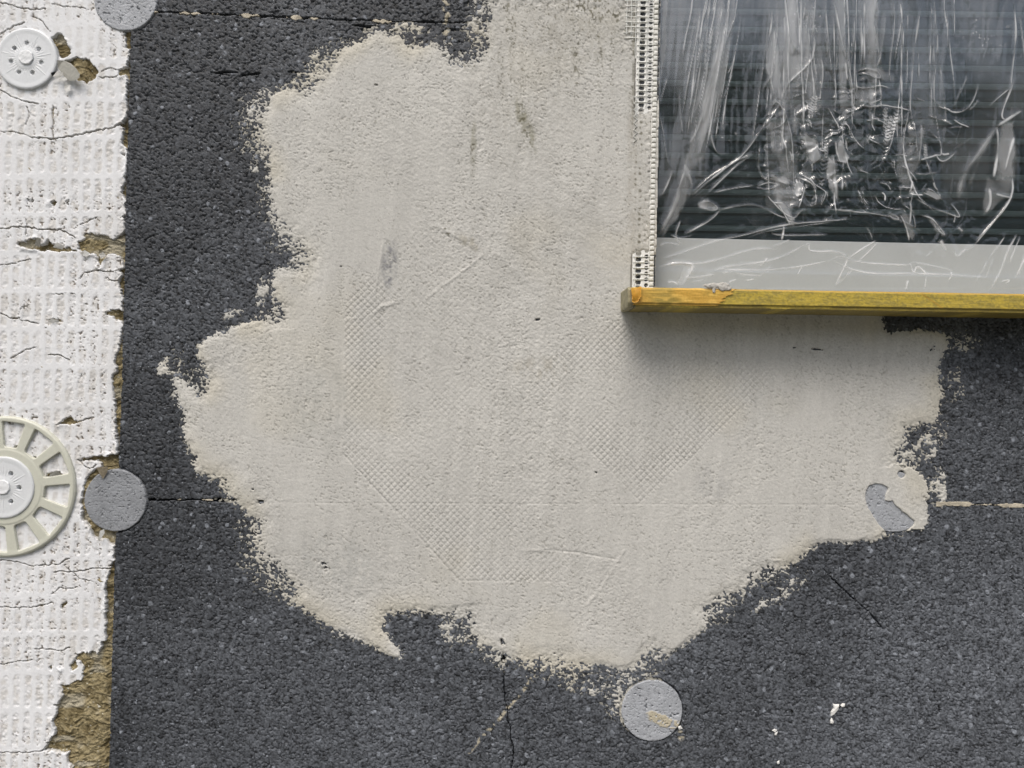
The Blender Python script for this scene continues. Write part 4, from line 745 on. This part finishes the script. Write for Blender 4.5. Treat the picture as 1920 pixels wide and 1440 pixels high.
for i in range(6):
    u0 = rc.uniform(1440, 1740); v0 = rc.uniform(200, 400); a_ = rc.uniform(.3, 1.9); ln_ = rc.uniform(25, 70); w_ = rc.uniform(5, 11)
    p = [(u0, v0), (u0 + ln_ * .5 * math.cos(a_) + rc.uniform(-5, 5), v0 + ln_ * .5 * math.sin(a_)), (u0 + ln_ * math.cos(a_), v0 + ln_ * math.sin(a_))]
    BANDS.append((p, w_, rc.uniform(.15, .36))); K.append(([(a - w_ * .8, b + 2) for a, b in p], rc.uniform(1.0, 1.6), 1.0, rc.uniform(.4, .8)))
for n_, (pts, wd, amp, wh) in enumerate(K):
    pts = chaikin(pts)
    d, t = pdist(U, V, pts, 26, True); tp = np.clip(6 * np.minimum(t + .02, 1.02 - t), 0, 1)
    wv_ = (.45 + 1.1 * vn(U, V, 34, seed=n_ % 11)); d = d / wv_
    H = H + .6 * amp * np.exp(-d / (wd * 1.5)) * tp
    if pts[:, 1].mean() > 455: wh = min(1, wh * 1.5)
    c = 1.6 * wh * np.exp(-(d / (wd * .72))**2) * tp * (.12 + 1.1 * vn(U, V, 26, seed=n_ % 9)**1.3); cz = np.maximum(cz, c)
# little ladders of puckers along the centre folds
for (pts, wd, pp) in (([(1548, 240), (1550, 300)], 4, 6), ([(1660, 205), (1666, 255)], 4.5, 6.5), ([(1675, 215), (1655, 300)], 4.5, 7), ([(1688, 200), (1670, 260)], 6, 7), ([(1735, 230), (1738, 300)], 4, 5), ([(1530, 180), (1522, 215)], 7, 5), ([(1546, 300), (1538, 345)], 8, 8)):
    d, t = pdist(U, V, pts, 20, True); ln = math.hypot(pts[1][0] - pts[0][0], pts[1][1] - pts[0][1]); s_ = np.sin(t * ln / pp * 6.283 + d * .5)
    m = np.exp(-(d / wd)**2) * (t > .01) * (t < .99); H = H + .5 * m * s_; cz = np.maximum(cz, .26 * m * sst(.55, .95, s_))
haze_sheen = .012 + .05 * sst(.45, .7, vn(U, V, 50, 160, seed=7)) * sst(420, 300, V) + .07 * sst(1.1, .4, ell(U, V, 1495, 70, 70, 120)) + .10 * sst(1.1, .5, ell(U, V, 1330, 180, 30, 110, 15)) + .09 * sst(1.1, .4, ell(U, V, 1275, 60, 60, 120)) + .14 * sst(1.1, .3, ell(U, V, 1890, 290, 26, 60))  # milky film, plus pale patches painted for folds that mirror the sky
for (a, b, s0) in ((1520, 30, 50), (1360, 250, 34), (1520, 130, 40), (1850, 60, 60)):
    haze_sheen = haze_sheen + .22 * (vn(U, V, 3, seed=4) > .80) * sst(1.1, .4, ell(U, V, a, b, s0, s0 * .8)) * (vn(U, V, 12, seed=5) > .45)
for pts, am in (([(1355, 45), (1362, 52), (1332, 230), (1320, 290), (1290, 330), (1284, 300), (1320, 200)], .2), ([(1440, 90), (1438, 130), (1455, 200), (1470, 200), (1462, 110), (1450, 60)], .22), ([(1478, 50), (1490, 100), (1508, 108), (1495, 150), (1480, 150)], .2),
                ([(1440, 225), (1480, 228), (1488, 300), (1492, 345), (1468, 330), (1445, 260)], .2), ([(1505, 245), (1530, 265), (1545, 300), (1520, 310)], .32), ([(1880, 230), (1906, 225), (1905, 330), (1870, 335)], .24), ([(1285, 310), (1300, 320), (1290, 375), (1262, 420), (1240, 445), (1262, 380)], .2),
                ([(1310, 380), (1328, 374), (1352, 392), (1312, 390)], .36), ([(1553, 292), (1568, 300), (1570, 375), (1560, 360), (1550, 330)], .36), ([(1737, 402), (1758, 415), (1776, 443), (1755, 430)], .36), ([(1617, 128), (1655, 125), (1680, 145), (1655, 150)], .22), ([(1605, 165), (1640, 165), (1640, 198), (1606, 196)], .26),
                ([(1287, 495), (1302, 497), (1280, 535), (1268, 530)], .4), ([(1240, 0), (1250, 0), (1248, 110), (1238, 160)], .22), ([(1690, 260), (1735, 240), (1725, 300), (1700, 360), (1680, 320)], .16), ([(1445, 320), (1475, 335), (1500, 360), (1485, 405), (1455, 385)], .22), ([(1855, 330), (1900, 335), (1895, 365), (1850, 400)], .22)):
    x0, x1 = np.searchsorted(us, (min(p[0] for p in pts) - 12, max(p[0] for p in pts) + 12)); y0, y1 = np.searchsorted(vs, (min(p[1] for p in pts) - 12, max(p[1] for p in pts) + 12))
    q = sdf(us[x0:x1], vs[y0:y1], pts, 1.5); Ua, Va = U[y0:y1, x0:x1], V[y0:y1, x0:x1]
    haze_sheen[y0:y1, x0:x1] += .8 * am * sst(-3, 4, q + 4 * fb(Ua, Va, 10, 30, seed=4)) * (.35 + .9 * vn(Ua, Va, 16, 70, seed=6))
for n_, (pts, w_, am) in enumerate(BANDS):
    d, t = pdist(U, V, chaikin(pts), 24, True); ww = w_ * (.35 + .9 * vn(U, V, 40, seed=n_ % 12)) * np.clip(5 * np.minimum(t + .05, 1.05 - t), 0, 1)
    haze_sheen = haze_sheen + am * sst(ww + 1.2, ww - 4.5, d) * (.3 + .9 * vn(U, V, 26, 110, seed=n_ % 9)); H = H + .7 * sst(ww + 5, ww - 3, d)
pan = np.interp(V, [-400, 0, 560], [1, 1, 1]) * ((U > 1437 - .0 * V) & (U < 1497 + 8 * fb(U, V, 60, seed=3)) & (V < 390)); haze_sheen = haze_sheen + .05 * pan
lap = np.abs(np.gradient(np.gradient(H, axis=1), axis=1)) + np.abs(np.gradient(np.gradient(H, axis=0), axis=0))
fine = (U < 1930) & (V > -8)
cz = np.maximum(cz, .75 * sst(.10, .38, lap) * fine * (.25 + .75 * cm) * sst(.25, .7, vn(U, V, 28, seed=10)))
cz = np.clip(np.maximum(cz, haze_sheen) + .35 * haze_sheen, 0, .95)
inside = (U > bead_u(V) + 1.5 + 1.2 * fb(U, V, 30, seed=3))
H = np.where(V > 540, H * .3, H)
kf2 = (D + .008) / D
tag(field('plastic_film', U, V, H, cells(inside), M_film, attrs={'crease_glint': cz}, h0=-.008, k=kf2), 'wrinkled clear plastic protective film stretched over the window', 'plastic film')

# ------------------------------------------------------------------ joint mortar and scraps
def smear_strip(u0, u1, vf, half, lvl, label, seed, hh=.5):
    us = np.arange(u0, u1, 1.0); vv = vf(np.array([u0, u1])); vs = np.arange(vv.min() - 14, vv.max() + 14, 1.0); U, V = np.meshgrid(us, vs)
    d = np.abs(V - vf(U) - 1.5 * fb(U, V, 18, seed=seed)); q = d / (half * np.clip(2.6 * (vn(U, V * 0, 19, seed=seed + 2) - lvl) + .5 * fb(U, V, 6, seed=seed + 1) * (vn(U, V * 0, 19, seed=seed + 2) > lvl), 0, 1.3) + .01); ins = q < 1
    C = np.ones(U.shape + (3,), np.float32) * rgb(.5, .45, .36) * (1 + .2 * fb(U, V, 8, seed=seed))[..., None]
    kc = cells(ins); on = kc.any(0); ed = np.flatnonzero(np.diff(np.r_[0, on.astype(int), 0])); Hh = np.where(ins, hh + .4 * fb(U, V, 5, seed=3), -3)
    for a_, b_ in zip(ed[::2], ed[1::2]):
        if b_ - a_ < 5: continue
        k_ = kc.copy(); k_[:, :a_] = False; k_[:, b_:] = False
        tag(field('joint_mortar', U, V, Hh, k_, M_plaster, col=C), label, 'mortar', 'cream mortar squeezed into the board joints')
smear_strip(290, 780, j1_v, 4.2, .5, 'small cream mortar bit squeezed into the joint near the top edge', 4)
smear_strip(1755, 1960, j2_v, 3.4, .12, 'thin cream mortar line in the joint right of the buried plug', 7)
smear_strip(284, 400, j2_v, 2.6, .62, 'cream mortar crumb in the joint between the mid grey plug and the patch', 9)
def scrap(parts, label):
    bm = bmesh.new()
    for pts, h in parts:
        f = []
        cx = sum(p[0] for p in pts) / len(pts); cy = sum(p[1] for p in pts) / len(pts)
        ring0 = [bm.verts.new([float(t) for t in W(u, v, .0004)]) for u, v in pts]
        ring1 = [bm.verts.new([float(t) for t in W(cx + (u - cx) * .85, cy + (v - cy) * .85, h * .001 * (.7 + .5 * random.random()))]) for u, v in pts]
        n = len(pts)
        for i in range(n): bm.faces.new((ring0[i], ring0[(i + 1) % n], ring1[(i + 1) % n], ring1[i]))
        c = bm.verts.new([float(t) for t in W(cx, cy, h * .0012)])
        for i in range(n): bm.faces.new((ring1[i], ring1[(i + 1) % n], c))
    bmesh.ops.recalc_face_normals(bm, faces=bm.faces[:]); o = bm_obj('skin_scrap', bm, M_chip); return tag(o, label, 'scrap', 'small white scraps stuck to the lower right board')
scrap([([(1561, 1319), (1566, 1320), (1573, 1320), (1572, 1328), (1566, 1335), (1562, 1340), (1557, 1343), (1557, 1334), (1562, 1327)], 2.2), ([(1575, 1322), (1579, 1318), (1584, 1319), (1583, 1324), (1577, 1325)], 1.8), ([(1559, 1345), (1563, 1352), (1561, 1356), (1556, 1355), (1556, 1350)], 1.8)], 'largest white scrap, an angled three-piece flake on the lower right board')
scrap([([(1447, 1369), (1452, 1366), (1457, 1368), (1453, 1373)], 1.6), ([(1452, 1374), (1458, 1371), (1456, 1378), (1452, 1378)], 1.4)], 'small pinkish white chip to the left of the angled white flake')
scrap([([(1456, 1428), (1461, 1425), (1461, 1431), (1457, 1432)], 1.5)], 'tiny white chip close to the bottom edge, below the other chip')
scrap([([(1270, 1362), (1276, 1360), (1280, 1366), (1273, 1368)], 1.4)], 'white crumbs just right of the plaster-smeared grey plug')

# ------------------------------------------------------------------ garden behind the camera (seen in the reflections)
bm = bmesh.new(); bmesh.ops.create_grid(bm, x_segments=8, y_segments=8, size=60)
for v in bm.verts: v.co.z = -.02 + .03 * math.sin(v.co.x) * math.cos(v.co.y)
tag(bm_obj('lawn', bm, M_grass), kind='structure')
bm = bmesh.new(); box_bm(bm, -6, 8, -5.5, .0, -.05, .035)
tag(bm_obj('bounce_terrace', bm, mat('concrete_paving', (.17, .165, .155), rough=.9, vary=.15, vscale=5)), kind='structure')  # unseen paving, added to keep green lawn bounce off the wall
def tree(x, y, h, r, label, seed, n=5000):
    rr = random.Random(seed); t = empty('garden_tree', Vector((x, y, 0)), label, 'tree', 'garden trees facing the wall')
    bm = bmesh.new()
    for k in range(7):
        z0 = k * h * .11; z1 = z0 + h * .11; bmesh.ops.create_cone(bm, segments=7, radius1=.16 * (1 - k * .11), radius2=.16 * (1 - (k + 1) * .11), depth=z1 - z0, matrix=Matrix.Translation((x + .05 * math.sin(k + seed), y, (z0 + z1) / 2)))
    bm_obj('trunk', bm, M_bark, t, True); bm = bmesh.new()
    for i in range(n):
        a = rr.uniform(0, 6.28); zz = rr.uniform(.12, 1); q = r * (math.sin(min(zz * 1.15, 1) * 2.6) * .6 + .45) * rr.uniform(.35, 1.05) * (.8 + .25 * math.sin(3 * a + seed) + .15 * math.sin(7 * zz * 3))
        c = Vector((x + q * math.cos(a), y + q * math.sin(a), zz * h)); s = rr.uniform(.09, .2); e = Euler((rr.uniform(0, 6), rr.uniform(0, 6), rr.uniform(0, 6))).to_matrix()
        bm.faces.new([bm.verts.new(c + e @ Vector(p)) for p in ((-s, -s * .5, 0), (s, -s * .6, 0), (s * 1.2, s * .4, s * .2), (-s * .7, s * .6, 0))])
    bm_obj('crown', bm, M_leaf, t)
for i, (x, y, h, r) in enumerate(((1.4, -9, 4.2, 1.3), (3.5, -9.5, 5.6, 1.8), (5.8, -8.8, 5.0, 1.7), (-1.0, -9.4, 3.8, 1.3), (8.2, -9.6, 5.6, 1.8), (-3.4, -9, 3.5, 1.3))):
    tree(x, y, h, r, 'leafy garden tree mirrored in the window, %s' % ('near the middle', 'right of the middle', 'towards the right', 'left of the middle', 'furthest right', 'furthest left')[i], i + 3)
ho = empty('neighbour_house', Vector((2, -24, 0)), 'pale neighbouring house across the garden mirrored in the window', 'house')
bm = bmesh.new(); box_bm(bm, -3, 4.2, -30, -24, 0, 6.4); bm_obj('wall', bm, M_house, ho)
bm = bmesh.new(); vsx = [bm.verts.new(p) for p in ((-3.4, -23.5, 6.3), (4.6, -23.5, 6.3), (4.6, -30.5, 6.3), (-3.4, -30.5, 6.3), (-3.4, -27, 9), (4.6, -27, 9))]
for f in ((0, 1, 5, 4), (2, 3, 4, 5), (0, 4, 3), (1, 2, 5), (0, 3, 2, 1)): bm.faces.new([vsx[i] for i in f])
bm_obj('roof', bm, M_roof, ho)
for x in (-1.8, .8, 2.8):
    bm = bmesh.new(); box_bm(bm, x - .6, x + .6, -24.0, -23.95, 3.9, 5.4); bm_obj('window', bm, M_dark, ho)
